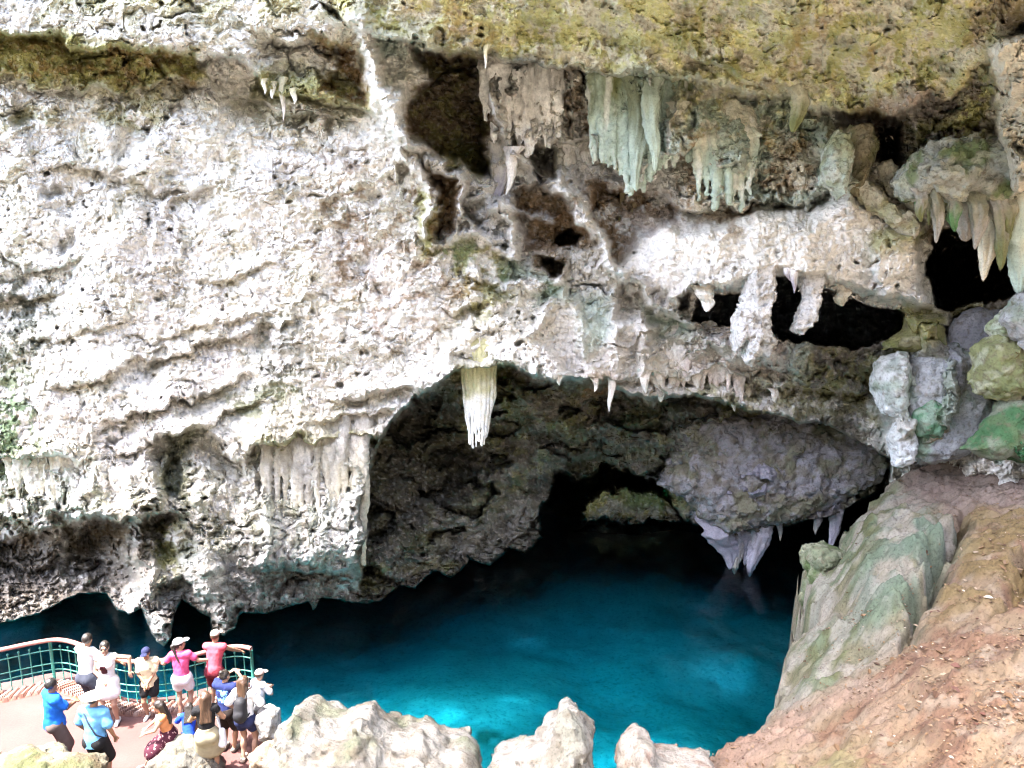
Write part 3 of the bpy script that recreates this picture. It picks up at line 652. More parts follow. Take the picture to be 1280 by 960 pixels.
# leaf litter on the bank: one mass of small curled leaves
lr = np.random.default_rng(31)
Lv, Lf, Lc = [], [], []
need = 3600; tries = 0
while need > 0 and tries < 90000:
    tries += 1
    px_, py_ = lr.uniform(880, 1330), lr.uniform(590, 1000)
    i_, j_ = None, None
    zz_ = 4.6
    for _ in range(6):
        p_ = at_Z(px_, py_, zz_); j_ = int((p_.x-bx[0])/.04); i_ = int((p_.y-by[0])/.04)
        if not (2 < i_ < len(by)-3 and 2 < j_ < len(bx)-3): break
        zz_ = float(BZ[i_, j_])
    else:
        if sd_e[i_, j_] > -.15 or hm[i_, j_] > .5: continue
        if lr.random() > .25+.75*sstep(-.3, .5, float(nb1[i_, j_])) : continue
        if px_ < 1060 and lr.random() < .6: continue
        L_ = lr.uniform(.025, .07) if lr.random() < .95 else lr.uniform(.10, .16); w_ = L_*lr.uniform(.35, .6); a_ = lr.uniform(0, 6.28); tl = lr.uniform(-.5, .5); cu = lr.uniform(.1, .5)*w_
        u_ = np.array([math.cos(a_), math.sin(a_), tl*.6]); v_ = np.array([-math.sin(a_), math.cos(a_), lr.uniform(-.4,.4)])
        o_ = np.array([p_.x, p_.y, zz_+.02]); b_ = len(Lv)
        for (s1, s2, up_) in ((-1,0,.5),(-.3,.5,1),(-.3,-.5,1),(-.3,0,0),(.4,.42,1),(.4,-.42,1),(.4,0,0),(1,0,.6)):
            Lv.append(o_+u_*L_*s1*.5*2*.5+v_*w_*s2+np.array([0,0,cu*up_]))
        for f_ in ((0,3,1,1),(0,2,3,3),(1,3,6,4),(3,2,5,6),(4,6,7,7),(6,5,7,7)): Lf.append([b_+k_ for k_ in f_])
        c_ = [(.17,.10,.05),(.22,.14,.08),(.09,.05,.03),(.30,.23,.16),(.11,.05,.035),(.40,.34,.27)][lr.choice(6, p=[.3,.25,.23,.12,.07,.03])]
        Lc += [np.array(c_)*lr.uniform(.7,1.2)]*8
        need -= 1
M_LEAF = plain_mat('dry_leaf', (1,1,1), .7, var=.2, scale=30)
lm = M_LEAF.node_tree; at_ = nd(lm, 'ShaderNodeAttribute', attribute_name='rock_tint'); lm.links.new(at_.outputs['Color'], lm.nodes['Principled BSDF'].inputs['Base Color'])
me_ = bpy.data.meshes.new('leaf_litter'); me_.from_pydata([tuple(v) for v in Lv], [], [tuple(dict.fromkeys(f)) for f in Lf])
ca = me_.attributes.new('rock_tint', 'FLOAT_COLOR', 'POINT'); cc_ = np.ones((len(Lv),4), np.float32); cc_[:,:3] = np.array(Lc); ca.data.foreach_set('color', cc_.ravel())
tag(link('leaf_litter', me_, M_LEAF), kind='stuff')

# ---------------------------------------------------------------- pool bed (silt with painted glow patches, boulder mounds) and water
M_BED = rock_mat('pool_bed_silt', bump=.3, scale=.8, speck=.35)
ux = np.arange(-26, 24, .12); uy = np.arange(8, 44, .12)
UX, UY = np.meshgrid(ux, uy)
BEDZ = -3.0 + .3*fbm2(UX*.25, UY*.25, 4, 121) - .4*sstep(18.5, 23.5, UY - .12*UX)
def mound(px, py, zt, r, sx=1.5):
    global BEDZ
    x, y = wpt(px, py, zt)
    d2 = ((UX-x)/(r*sx))**2 + ((UY-y)/np.where(UY > y, r*1.9, r))**2
    BEDZ = BEDZ + np.maximum(zt-BEDZ, 0)*np.exp(-d2)
mound(575,905,-2.5,2.0,1.6)
bedc = np.empty(UX.shape+(3,), np.float32); bedc[:] = (.26,.28,.26)
k = (.6*sstep(.0, .5, fbm2(UX*.6, UY*.6, 4, 123)))[..., None]; bedc = bedc*(1-k) + np.array((.20,.22,.20), np.float32)*k
k = (.75*sstep(19.5, 24, UY))[..., None]; bedc = bedc*(1-k) + np.array((.46,.48,.45), np.float32)*k  # bed paler at the back, in place of light scattered by the water
def glow_patch(px, py, rx, ry, amt, col=(.92,.92,.88), z=-2.9):  # paler bed colour stands in for sunlight in the water
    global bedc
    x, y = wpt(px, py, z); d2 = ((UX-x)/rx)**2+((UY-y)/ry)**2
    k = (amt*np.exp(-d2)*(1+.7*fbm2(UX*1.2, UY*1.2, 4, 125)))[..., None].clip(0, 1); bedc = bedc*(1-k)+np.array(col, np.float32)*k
glow_patch(568,912,1.4,.9,.75); glow_patch(650,885,.8,.6,.8); glow_patch(750,955,1.2,1.0,.5); glow_patch(908,826,.75,.75,1.6); glow_patch(660,785,.9,.6,.45); glow_patch(400,890,2.5,1.0,.5); glow_patch(870,735,1.6,.8,.5); glow_patch(820,930,1.4,.8,.5)
x0, y0 = wpt(612,912,-2.3); k = (.9*np.exp(-(((UX-x0)/.9)**2+((UY-y0)/.35)**2)**2)*sstep(-.3,.2,fbm2(UX*2,UY*2,3,124)))[..., None]; bedc = bedc*(1-k) + np.array((.10,.12,.09), np.float32)*k
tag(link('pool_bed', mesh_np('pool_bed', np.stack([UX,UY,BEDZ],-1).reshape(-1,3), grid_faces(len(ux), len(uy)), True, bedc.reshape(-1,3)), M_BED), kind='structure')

m, nt, b = new_mat('clear_pool_water'); L = nt.links.new
nt.nodes.remove(b)
tc = nd(nt, 'ShaderNodeTexCoord')
nz = nd(nt, 'ShaderNodeTexNoise', Scale=1.6, Detail=4.0); L(tc.outputs['Object'], nz.inputs['Vector'])
bmp = nd(nt, 'ShaderNodeBump', Strength=.1, Distance=.05); L(nz.outputs['Fac'], bmp.inputs['Height'])
fr = nd(nt, 'ShaderNodeFresnel', IOR=1.33); L(bmp.outputs[0], fr.inputs['Normal'])
tr = nd(nt, 'ShaderNodeBsdfTransparent'); gl = nd(nt, 'ShaderNodeBsdfGlossy', Roughness=.04); L(bmp.outputs[0], gl.inputs['Normal'])
mx = nd(nt, 'ShaderNodeMixShader'); L(fr.outputs[0], mx.inputs[0]); L(tr.outputs[0], mx.inputs[1]); L(gl.outputs[0], mx.inputs[2])
out = nt.nodes['Material Output']; L(mx.outputs[0], out.inputs['Surface'])
va = nd(nt, 'ShaderNodeVolumeAbsorption', Density=.62); va.inputs['Color'].default_value = (.0, .872, .932, 1); L(va.outputs[0], out.inputs['Volume'])
M_WATER = m
Vq = [(-25,9,-9),(23,9,-9),(23,43,-9),(-25,43,-9),(-25,9,0),(23,9,0),(23,43,0),(-25,43,0)]
Fq = [(0,3,2,1),(4,5,6,7),(0,1,5,4),(1,2,6,5),(2,3,7,6),(3,0,4,7)]
tag(link('water', mesh_np('water', Vq, Fq, False), M_WATER), kind='structure')

# ---------------------------------------------------------------- the rest of the sinkhole: rim walls left, right and behind, and a slab added overhead for shade
M_RIM = rock_mat('rim_limestone', attr=False, base=(.36,.34,.29), dark=(.18,.16,.11), bump=.5, scale=.6)
th = np.linspace(R(28), R(-208), 150); hh = np.linspace(0, 1, 70)
TH, HH = np.meshgrid(th, hh)
top = 25.0 - 11.0*sstep(R(-150), R(-205), TH)  # unseen rim: kept high to cut low sky light, lower left for sun
RZm = -6 + (top+6)*HH + .8*fbm2(TH*4, HH*5, 4, 132)
rad = 1 + .05*fbm2(TH*3, HH*6, 4, 131) - .08*sstep(.6, 1, HH)
RXm = -1 + 21*rad*np.cos(TH); RYm = 5 + 19*rad*np.sin(TH)
tag(link('sinkhole_rim', mesh_np('sinkhole_rim', np.stack([RXm,RYm,RZm],-1).reshape(-1,3), grid_faces(len(th), len(hh)), True), M_RIM), kind='structure')
# unseen thick slab added far above to keep sun off pool and bank
SUN = Vector((-.34, -.10, .93)).normalized()
NX = 150
AX, AY = np.meshgrid(np.linspace(0, 1, NX), np.linspace(0, 1, NX))
OY0 = 3.5 + 28.5*AY
lx = -14.2 - 13*sstep(12.9, 14.0, OY0) + .8*np.sin(AY*9) + .4*np.sin(AY*23)
OX = lx + (5.5-lx)*AX; OY = OY0 + .5*np.sin(AX*9)
und = 28.0 + .7*fbm2(OX*.3, OY*.3, 4, 135)
topz = und + .25 + 2.5*np.minimum(1, 4*np.minimum(np.minimum(AX, 1-AX), np.minimum(AY, 1-AY)))
n = NX*NX
Vr = np.concatenate([np.stack([OX,OY,und],-1).reshape(-1,3), np.stack([OX,OY,topz],-1).reshape(-1,3)])
gf = grid_faces(NX, NX); gf = gf
i = np.arange(n).reshape(NX,NX)
loop = np.concatenate([i[0,:-1], i[:-1,-1], i[-1,:0:-1], i[:0:-1,0]]); nx = np.roll(loop, -1)
Fr = np.concatenate([gf, gf[:, ::-1]+n, np.stack([loop, nx, nx+n, loop+n], -1)])
tag(link('shade_slab', mesh_np('shade_slab', Vr, Fr, True), M_RIM), kind='structure')
gxx = np.linspace(-24, 22, 60); gyy = np.linspace(-16, 6.3, 40)
GX, GY = np.meshgrid(gxx, gyy)
GZ = 1.2 + 7.6*sstep(8, -2, GY)*sstep(-14, 0, GX) + .3*fbm2(GX*.4, GY*.4, 4, 133)
GZ = np.where((np.hypot(GX, GY) < 2), np.minimum(GZ, 9.7), GZ)
tag(link('ground', mesh_np('ground', np.stack([GX,GY,GZ],-1).reshape(-1,3), grid_faces(len(gxx), len(gyy)), True), M_RIM), kind='structure')

# ---------------------------------------------------------------- terrace
TZ = 1.5
border_px = [(-900,868),(-400,868),(-170,872),(-60,872),(0,866),(28,861),(55,855),(80,851),(103,857),(127,869),(145,880),(160,885),(180,886),(210,883),(240,877),(270,868),(300,862),(322,868)]
border = [at_Z(a, b-12, TZ) for a, b in border_px]
inner_px = [(330,900),(330,1000),(-900,1010)]
M_TERR, nt, b = new_mat('worn_terracotta_paving'); L = nt.links.new
tc = nd(nt, 'ShaderNodeTexCoord'); n1 = nd(nt, 'ShaderNodeTexNoise', Scale=1.2, Detail=7.0); L(tc.outputs['Object'], n1.inputs['Vector'])
n2 = nd(nt, 'ShaderNodeTexNoise', Scale=30.0, Detail=4.0); L(tc.outputs['Object'], n2.inputs['Vector'])
r1 = ramp(nt, n1.outputs['Fac'], [(.3, (.072,.027,.025)), (.55, (.084,.034,.031)), (.75, (.095,.046,.043))]); r2 = ramp(nt, n2.outputs['Fac'], [(.3, .85), (.7, 1.1)])
L(mixc(nt, 1.0, r1.outputs[0], r2.outputs[0], 'MULTIPLY'), b.inputs['Base Color']); b.inputs['Roughness'].default_value = .85
import bmesh
def slab(name, pts, z0, z1, mat):
    bm = bmesh.new()
    lo = [bm.verts.new((p[0], p[1], z0)) for p in pts]; hi = [bm.verts.new((p[0], p[1], z1)) for p in pts]
    bm.faces.new(hi); n = len(pts)
    for i in range(n): bm.faces.new((lo[i], lo[(i+1)%n], hi[(i+1)%n], hi[i]))
    bmesh.ops.recalc_face_normals(bm, faces=bm.faces)
    me = bpy.data.meshes.new(name); bm.to_mesh(me); bm.free()
    return link(name, me, mat)
tag(slab('terrace', border + [at_Z(a, b, TZ) for a, b in inner_px], -3, TZ, M_TERR), kind='structure')
# ================================================================== implicit surfaces -> one continuous mesh
def nets(Fv, o, h):
    S = Fv < 0
    c = [S[a:S.shape[0]-1+a, b:S.shape[1]-1+b, d:S.shape[2]-1+d] for a in (0,1) for b in (0,1) for d in (0,1)]
    n = sum(x.astype(np.int8) for x in c)
    cell = (n > 0) & (n < 8)
    I, J, K = np.nonzero(cell)
    if len(I) == 0: return np.zeros((0,3)), np.zeros((0,4), int)
    val = {}
    for a in (0,1):
        for b in (0,1):
            for d in (0,1): val[a,b,d] = Fv[I+a, J+b, K+d]
    P = np.zeros((len(I),3)); N = np.zeros(len(I))
    for ax in range(3):
        for p in (0,1):
            for q in (0,1):
                A = [p,q]; A.insert(ax, 0); B = [p,q]; B.insert(ax, 1)
                va, vb = val[tuple(A)], val[tuple(B)]
                m = (va < 0) != (vb < 0)
                t = np.where(m, va/np.where(m, va-vb, 1), 0)
                pos = np.tile(np.array(A, float), (len(I),1)); pos[:,ax] = t
                P += pos*m[:,None]; N += m
    P = P/N[:,None] + np.stack([I,J,K],-1)
    idx = np.full(cell.shape, -1, np.int64); idx[I,J,K] = np.arange(len(I))
    faces = []
    for ax in range(3):
        sl0 = [slice(None)]*3; sl1 = [slice(None)]*3
        sl0[ax] = slice(0,-1); sl1[ax] = slice(1,None)
        a, b = S[tuple(sl0)], S[tuple(sl1)]
        i, j, k = np.nonzero(a != b)
        G = [i,j,k]; u, v = [(1,2),(2,0),(0,1)][ax]
        ok = (G[u] > 0) & (G[v] > 0) & (G[u] < cell.shape[u]) & (G[v] < cell.shape[v])
        G = [g[ok] for g in G]; flip = a[i[ok], j[ok], k[ok]]
        def cid(du, dv):
            Q = [g.copy() for g in G]; Q[u] = Q[u]-du; Q[v] = Q[v]-dv
            return idx[Q[0],Q[1],Q[2]]
        q = np.stack([cid(1,1), cid(0,1), cid(0,0), cid(1,0)], -1)
        q = np.where(flip[:,None], q, q[:, ::-1])
        faces.append(q)
    Fc = np.concatenate(faces); Fc = Fc[(Fc >= 0).all(1)]
    return np.asarray(o) + P*h, Fc

class Sdf:
    def __init__(s, lo, hi, h):
        s.o = np.array(lo, float); s.h = h
        s.n = np.maximum(4, np.ceil((np.array(hi)-s.o)/h).astype(int)+1)
        s.F = np.full(tuple(s.n), .5, np.float32)
    def box(s, lo, hi):
        a = np.clip(np.floor((np.array(lo)-s.o)/s.h).astype(int), 0, s.n-1); b = np.clip(np.ceil((np.array(hi)-s.o)/s.h).astype(int)+1, 1, s.n)
        if (b <= a).any(): return None, None
        g = np.meshgrid(*[s.o[i]+s.h*np.arange(a[i], b[i]) for i in range(3)], indexing='ij')
        return tuple(slice(a[i], b[i]) for i in range(3)), g
    def blend(s, sl, d, k):
        A = s.F[sl]; d = d.astype(np.float32)
        if k <= 0: s.F[sl] = np.minimum(A, d); return
        hh = np.clip(.5+.5*(A-d)/k, 0, 1)
        s.F[sl] = A*(1-hh) + d*hh - k*hh*(1-hh)
    def cone(s, a, b, ra, rb, k=.02, flat=None):
        a = np.array(a, float); b = np.array(b, float); m = max(ra, rb)+k+.06
        sl, g = s.box(np.minimum(a,b)-m, np.maximum(a,b)+m)
        if sl is None: return
        e = b-a; L2 = (e*e).sum()+1e-9
        t = np.clip(sum((g[i]-a[i])*e[i] for i in range(3))/L2, 0, 1)
        d = np.sqrt(sum((g[i]-a[i]-t*e[i])**2 for i in range(3))) - (ra+(rb-ra)*t)
        s.blend(sl, d, k)
    def ell(s, c, r, k=.02, M=None, cut=False):
        c = np.array(c, float); r = np.array(r, float); m = r.max()+k+.06
        sl, g = s.box(c-m, c+m)
        if sl is None: return
        q = [g[i]-c[i] for i in range(3)]
        if M is not None: q = [sum(M[j][i]*q[j] for j in range(3)) for i in range(3)]
        k0 = np.sqrt(sum((q[i]/r[i])**2 for i in range(3))); k1 = np.sqrt(sum((q[i]/r[i]**2)**2 for i in range(3)))+1e-6
        d = k0*(k0-1)/k1
        s.blend(sl, d, k)
    def clip(s, p, n):
        """keep only the side where (x-p).n < 0"""
        n = np.array(n, float); n = n/np.linalg.norm(n)
        g = np.meshgrid(*[s.o[i]+s.h*np.arange(s.n[i]) for i in range(3)], indexing='ij')
        d = sum((g[i]-p[i])*n[i] for i in range(3)); s.F = np.maximum(s.F, d.astype(np.float32))
    def mesh(s): return nets(s.F, s.o, s.h)

def sdf_obj(name, S, mat, parent=None, color=None, relax=1):
    V, Fq = S.mesh()
    return link(name, mesh_np(name, V, Fq, True, None if color is None else color(V)), mat, parent)

# ================================================================== BOULDERS: own outline, own depth, real thickness
M_BOULD = rock_mat('boulder_limestone', bump=.75, scale=2.0, speck=.45)
RIGHT = np.array([1,0,0]); UPV = np.array([0,SP,CP]); FWD = np.array([0,CP,-SP])
def boulder(outline, D, T, tags, seed, shrink=0.0, w=.5, h=.05, pal=((.33,.315,.28),(.14,.155,.09),(.20,.18,.145)), green=.5, amp=.16):
    P = np.array(outline, float); c = P.mean(0)
    sc = D/F
    W = np.stack([(P[:,0]-640)*sc, -(P[:,1]-480)*sc], -1)         # metres across / up in the boulder's own upright plane
    c3 = world(640, 480, D)
    lo = W.min(0)-.3; hi = W.max(0)+.3
    au = np.arange(lo[0], hi[0], h); av = np.arange(lo[1], hi[1], h); aw = np.arange(-T-.3, T+.3, h)
    A, B, C = np.meshgrid(au, av, aw, indexing='ij')
    pt = c3 + A[...,None]*RIGHT + B[...,None]*UPV + C[...,None]*FWD
    n = fbm3(pt, 1.1, 3, seed)
    sd2 = poly_sd(W, A[:,:,0]+0, B[:,:,0]+0, 2.0)[..., None]
    sd2 = sd2 + .10*n + shrink
    f = np.sqrt(np.maximum(0, 1+sd2/w)**2 + (C/T)**2) - 1
    f = f*w + 1.25*amp*(billow3(pt, 1.5, 5, seed+5, .58)-.38)*-1 + .035*fbm3(pt, 6, 3, seed+9) + .05*(billow3(pt, 5, 3, seed+11)-.4)
    V, Fq = nets(f.astype(np.float32), (0,0,0), 1.0)
    loc = np.array([lo[0], lo[1], -T-.3]) + V*h
    Vw_ = c3 + loc[:,:1]*RIGHT + loc[:,1:2]*UPV + loc[:,2:3]*FWD
    col = np.empty_like(Vw_); col[:] = pal[0]
    m = np.clip(sstep(-.1, .45, fbm3(Vw_, 1.2, 4, seed+20))*green*1.6, 0, 1)[:,None]; col = col*(1-m)+np.array(pal[1])*m
    m = (.8*sstep(.05, .4, fbm3(Vw_, 2.4, 4, seed+21)))[:,None]; col = col*(1-m)+np.array(pal[2])*m
    m = (.55*sstep(.25, .5, fbm3(Vw_, 7, 3, seed+22)))[:,None]; col = col*(1-m)+np.array((.16,.13,.09))*m
    ctr = Vw_.mean(0)
    Fq = Fq[:, ::-1]   # the frame (right, up, forward) is left-handed
    o = link('boulder', mesh_np('boulder', Vw_-ctr, Fq, True, np.clip(col,.02,.8)), M_BOULD); o.location = ctr
    o.data.set_sharp_from_angle(angle=R(42))
    tag(o, *tags)
    return o
GB = 'boulders along the front of the pool'
boulder([(322,985),(330,940),(336,915),(347,892),(362,876),(378,872),(394,875),(410,884),(426,889),(444,881),(458,877),(470,882),(482,897),(496,906),(512,909),(530,905),(545,915),(560,926),(585,922),(600,930),(609,946),(614,975),(600,1060),(470,1075),(330,1060)], 13.6, 1.25,
        ('broad pale boulder with two humps at the pool edge right of the people','boulder',GB), 210, shrink=.17)
boulder([(606,950),(640,940),(662,926),(682,905),(696,886),(708,874),(722,881),(737,895),(745,912),(742,940),(744,970),(738,1050),(612,1050)], 13.3, .9,
        ('pointed pale boulder rising alone out of the turquoise shallows','boulder',GB), 231, shrink=.06, w=.4, green=.25)
boulder([(776,968),(780,948),(788,928),(797,917),(812,922),(822,938),(842,941),(862,949),(888,958),(900,1050),(770,1050)], 13.0, .8,
        ('small rounded boulder where the brown bank meets the water','boulder',GB), 252, w=.35, green=.15, pal=((.35,.32,.28),(.17,.17,.11),(.28,.19,.14)))
boulder([(-70,960),(-20,948),(0,945),(40,944),(75,947),(104,952),(120,966),(125,1060),(-80,1060)], 13.3, .7,
        ('low mossy boulder in front of the terrace below the man in the blue polo','boulder',GB), 273, w=.4, green=.7, pal=((.11,.10,.075),(.06,.065,.03),(.08,.06,.035)))
boulder([(190,945),(205,932),(222,922),(238,921),(252,926),(266,938),(274,960),(272,1010),(185,1010)], 14.6, .5,
        ('low grey rock on the terrace that the woman in the floral skirt sits on','boulder','rocks lying on the terrace'), 294, w=.3, h=.035, green=.3, amp=.1, pal=((.10,.095,.085),(.06,.065,.04),(.07,.06,.05)))
boulder([(322,905),(326,890),(336,884),(346,890),(350,905),(346,922),(326,922)], 14.9, .3, ('small grey rock between the railing end and the two-humped boulder','boulder','rocks lying on the terrace'), 315, w=.2, h=.03, green=.1, amp=.08, pal=((.42,.42,.42),(.2,.2,.2),(.3,.3,.3)))
boulder([(310,942),(318,932),(332,926),(342,934),(344,960),(312,960)], 14.4, .3, ('dark brown rock at the terrace edge below the woman with the backpack','boulder','rocks lying on the terrace'), 316, w=.2, h=.03, green=.1, amp=.08, pal=((.22,.16,.12),(.2,.2,.12),(.15,.12,.1)))

# rounded flowstone masses where the wall comes down to the bank
GF = 'flowstone masses between the wall and the bank'
MINT, GRY, LAVc, WHT = (.44,.50,.45), (.38,.39,.40), (.35,.35,.39), (.62,.64,.64)
def mass(outline, Y, T, label, pal, seed, w=.45, green=.4, amp=.14, h=.045):
    cyp = sum(p[1] for p in outline)/len(outline); boulder(outline, float(D_of_Y(cyp, Y)), T, (label,'flowstone',GF), seed, w=w, h=h, pal=pal, green=green, amp=amp).name = 'flowstone'
mass([(1092,480),(1100,455),(1118,440),(1132,442),(1134,470),(1132,505),(1120,520),(1104,512)], 20.2, .6, 'pale round bulge of flowstone at the left end of the grey shoulder', (WHT,(.2,.3,.18),(.35,.4,.36)), 401)
mass([(1106,436),(1108,426),(1132,412),(1134,392),(1172,392),(1176,415),(1178,432),(1160,440),(1130,438)], 20.6, .5, 'olive stump of rock standing under the pale block at the end of the dark slot', ((.26,.25,.11),(.16,.18,.06),(.38,.36,.24)), 402, amp=.1)
mass([(1128,500),(1134,455),(1150,438),(1176,432),(1192,428),(1206,444),(1216,480),(1250,512),(1240,545),(1200,572),(1150,580),(1132,560)], 20.3, .7, 'broad grey shoulder of flowstone behind the bank', (GRY,(.20,.30,.20),(.42,.44,.44)), 403, green=.5)
mass([(1180,470),(1180,445),(1186,436),(1196,440),(1204,458),(1200,484),(1190,490)], 19.75, .35, 'upright grey finger of flowstone on the grey shoulder', (LAVc,(.30,.34,.33),(.4,.42,.42)), 404, w=.25, amp=.08, h=.035)
mass([(1144,545),(1146,515),(1162,500),(1180,506),(1184,530),(1170,548)], 19.6, .35, 'small green round of flowstone low on the grey shoulder', ((.17,.30,.20),(.08,.2,.1),(.3,.38,.3)), 405, w=.25, amp=.08, h=.035)
mass([(1108,548),(1122,530),(1130,518),(1140,540),(1146,556),(1136,578),(1118,582)], 19.7, .35, 'small white spur of calcite beside the far end of the bank', (WHT,(.5,.54,.5),(.55,.57,.55)), 406, w=.22, green=.1, amp=.1, h=.035)
mass([(1180,440),(1186,400),(1215,386),(1262,384),(1262,420),(1236,462),(1212,474),(1196,466)], 20.6, .35, 'smooth lavender grey slab leaning under the black recess', (LAVc,(.33,.30,.12),(.33,.33,.38)), 407, green=.15, amp=.05)
mass([(1218,462),(1222,436),(1240,424),(1262,424),(1278,440),(1282,480),(1270,502),(1244,500),(1226,488)], 18.2, .6, 'mossy olive boulder of flowstone near the right edge', ((.24,.25,.12),(.12,.15,.06),(.38,.39,.28)), 408, amp=.16)
mass([(1236,412),(1244,396),(1262,388),(1275,398),(1274,418),(1250,424)], 18.3, .4, 'small pale green knob of flowstone above the mossy olive boulder', ((.42,.46,.36),(.2,.24,.1),(.5,.5,.45)), 409, w=.25, amp=.1, h=.035)
mass([(1258,400),(1268,372),(1300,356),(1380,350),(1400,480),(1330,500),(1290,440)], 17.6, .6, 'grey rounded flowstone cut off by the right edge of the view', (GRY,(.22,.27,.17),(.42,.42,.42)), 410)
mass([(1240,520),(1255,494),(1290,508),(1400,520),(1400,620),(1290,580),(1230,572),(1205,562)], 18.0, .5, 'deep green algae covered hump of rock above the bank', ((.06,.14,.06),(.20,.22,.16),(.10,.15,.07)), 411, green=.8, amp=.1)

mass([(822,604),(836,582),(852,560),(846,530),(880,516),(925,522),(960,512),(1010,524),(1050,528),(1085,548),(1114,578),(1062,618),(1012,640),(962,654),(905,666),(888,657),(860,628)], 25.1, 1.0, 'broad lavender grey slab of rock hanging low over the water inside the cavern', ((.30,.285,.30),(.20,.19,.13),(.20,.175,.145)), 420, w=.75, green=.7, amp=.26, h=.05)
mass([(1004,698),(1012,686),(1034,680),(1062,690),(1062,735),(1040,790),(1010,806),(998,790),(1014,766),(1008,738)], 17.7, .5, 'dark mossy green ledge of rock jutting over the water below the bank', ((.17,.19,.12),(.09,.13,.05),(.26,.27,.19)), 421, w=.3, green=.6, amp=.2, h=.035)
mass([(1122,226),(1138,200),(1160,188),(1195,178),(1262,180),(1300,190),(1330,200),(1330,252),(1288,262),(1255,256),(1215,248),(1190,254),(1160,248),(1138,246)], 18.3, .8, 'mossy shelf of flowstone at the upper right from which fat stalactites hang', ((.34,.35,.31),(.13,.17,.07),(.40,.40,.30)), 412, green=.6, amp=.3)
mass([(1066,228),(1078,222),(1100,240),(1130,268),(1150,288),(1140,298),(1112,280),(1085,256)], 19.3, .35, 'slanting pale slab of flowstone under the hollow in the ceiling, lower one of two', ((.55,.52,.42),(.28,.29,.14),(.5,.46,.36)), 413, w=.2, green=.4, amp=.12, h=.035)
mass([(1094,208),(1108,204),(1135,232),(1152,252),(1160,276),(1144,268),(1116,240)], 19.6, .35, 'slanting pale slab of flowstone under the hollow in the ceiling, upper one of two', ((.5,.48,.38),(.28,.29,.14),(.5,.46,.36)), 414, w=.2, green=.4, amp=.12, h=.035)
mass([(1024,205),(1030,185),(1042,166),(1056,172),(1062,200),(1058,228),(1050,246),(1040,238),(1028,226)], 19.0, .4, 'leaf shaped mint green flowstone hanging left of the hollow in the ceiling', ((.40,.46,.40),(.26,.27,.12),(.48,.5,.44)), 415, w=.25, green=.4, amp=.12, h=.035)
mass([(1060,160),(1082,158),(1092,190),(1084,220),(1070,252),(1060,240),(1066,205)], 19.6, .4, 'brown flowstone fin hanging in the hollow in the ceiling', ((.24,.20,.12),(.15,.15,.06),(.30,.26,.18)), 416, w=.25, green=.5, amp=.12, h=.035)

# ================================================================== STALACTITES
def wallY(px, py, r=3):
    j = int(round((px-gx[0])/STEP)); i = int(round((py-gy[0])/STEP))
    return float(np.median(Yw[max(i-r,0):i+r+1, max(j-r,0):j+r+1]))
M_STAL = rock_mat('dripstone', bump=.45, scale=2.5, speck=.3)
def stal(bx_, by_, tx, ty, r, label, group, col='white', col2=None, p=1.0, flute=.18, Yoff=-.05, blunt=.25, Y=None, seed=None):
    seed = int(bx_*7+by_*13) if seed is None else seed
    Yb = (wallY(bx_, by_-6) if Y is None else Y) + Yoff*.4 + .05
    Yb += .5*r*Yb/F; Db = float(D_of_Y(by_, Yb)); rad = r*Db/F
    top = np.array(world(bx_, by_, Db))
    tip = np.array(world(tx, ty, float(D_of_Y(ty, Yb))))
    up = np.array([0,0,.35]) + np.array([0,.12,0])
    n_t, n_a = 46, 30
    T, A = np.meshgrid(np.linspace(-.28, 1, n_t), np.linspace(0, 2*np.pi, n_a, endpoint=False), indexing='ij')
    Lr = np.linalg.norm(tip-top)
    prof = np.where(T < .12, 1.0+4*(.12-T)**2+0*T, 1)*np.where(T < 0, 1.0, (1-np.clip(T,0,1))**p*(1-blunt)+blunt*np.sqrt(np.clip(1-T**2.5, 0, 1)))
    prof = np.where(T > .999, .0, prof)
    ax = top + (tip-top)*T[...,None] + np.array([.25*rad,0.2*rad,0])*np.sin(T*5+seed)[...,None] + np.array([0,1,0])*(1.6*rad*np.clip(.12-T,0,1)/.4)[...,None]
    rr = rad*prof*(1 + flute*(ridged2(A*1.2+seed, T*1.1, 2, seed % 97)-.5)*2 + .13*noise2(T*Lr*9+seed, np.cos(A)*1.3+np.sin(A), 9) + .10*noise2(np.cos(A)*3+T*Lr*7, np.sin(A)*3+seed, 11) + .10*noise2(np.cos(A)*2+seed, T*Lr*3+np.sin(A)*2, 5) + .10*noise2(T*Lr*6+seed, A*0+.3, 6))
    V = ax + rr[...,None]*np.stack([np.cos(A), .8*np.sin(A), 0*A], -1)
    i = np.arange(n_t*n_a).reshape(n_t, n_a); j = np.roll(i, -1, 1)
    Fq = np.stack([i[:-1], i[1:], j[1:], j[:-1]], -1).reshape(-1,4)
    V = V.reshape(-1,3)
    c = np.array(PAL[col]); c2 = .7*np.median(tint[max(int((by_-8-gy[0])/STEP)-3,0):int((by_-8-gy[0])/STEP)+3, max(int((bx_-gx[0])/STEP)-4,0):int((bx_-gx[0])/STEP)+5].reshape(-1,3),0)+.3*np.array(PAL[col2 or col])
    tt = T.reshape(-1)[:,None]; nn = (.35*noise2(A.reshape(-1)*2, T.reshape(-1)*3, seed % 50))[:,None]
    k = sstep(.0, .8, tt*1.0+nn); cc = c2*(1-k)+c*k
    o = link('stalactite', mesh_np('stalactite', V-top, Fq, True, np.clip(cc*(1+.25*nn), .02, .8)), M_STAL); o.location = top
    tag(o, label, 'stalactite', group)
    return o
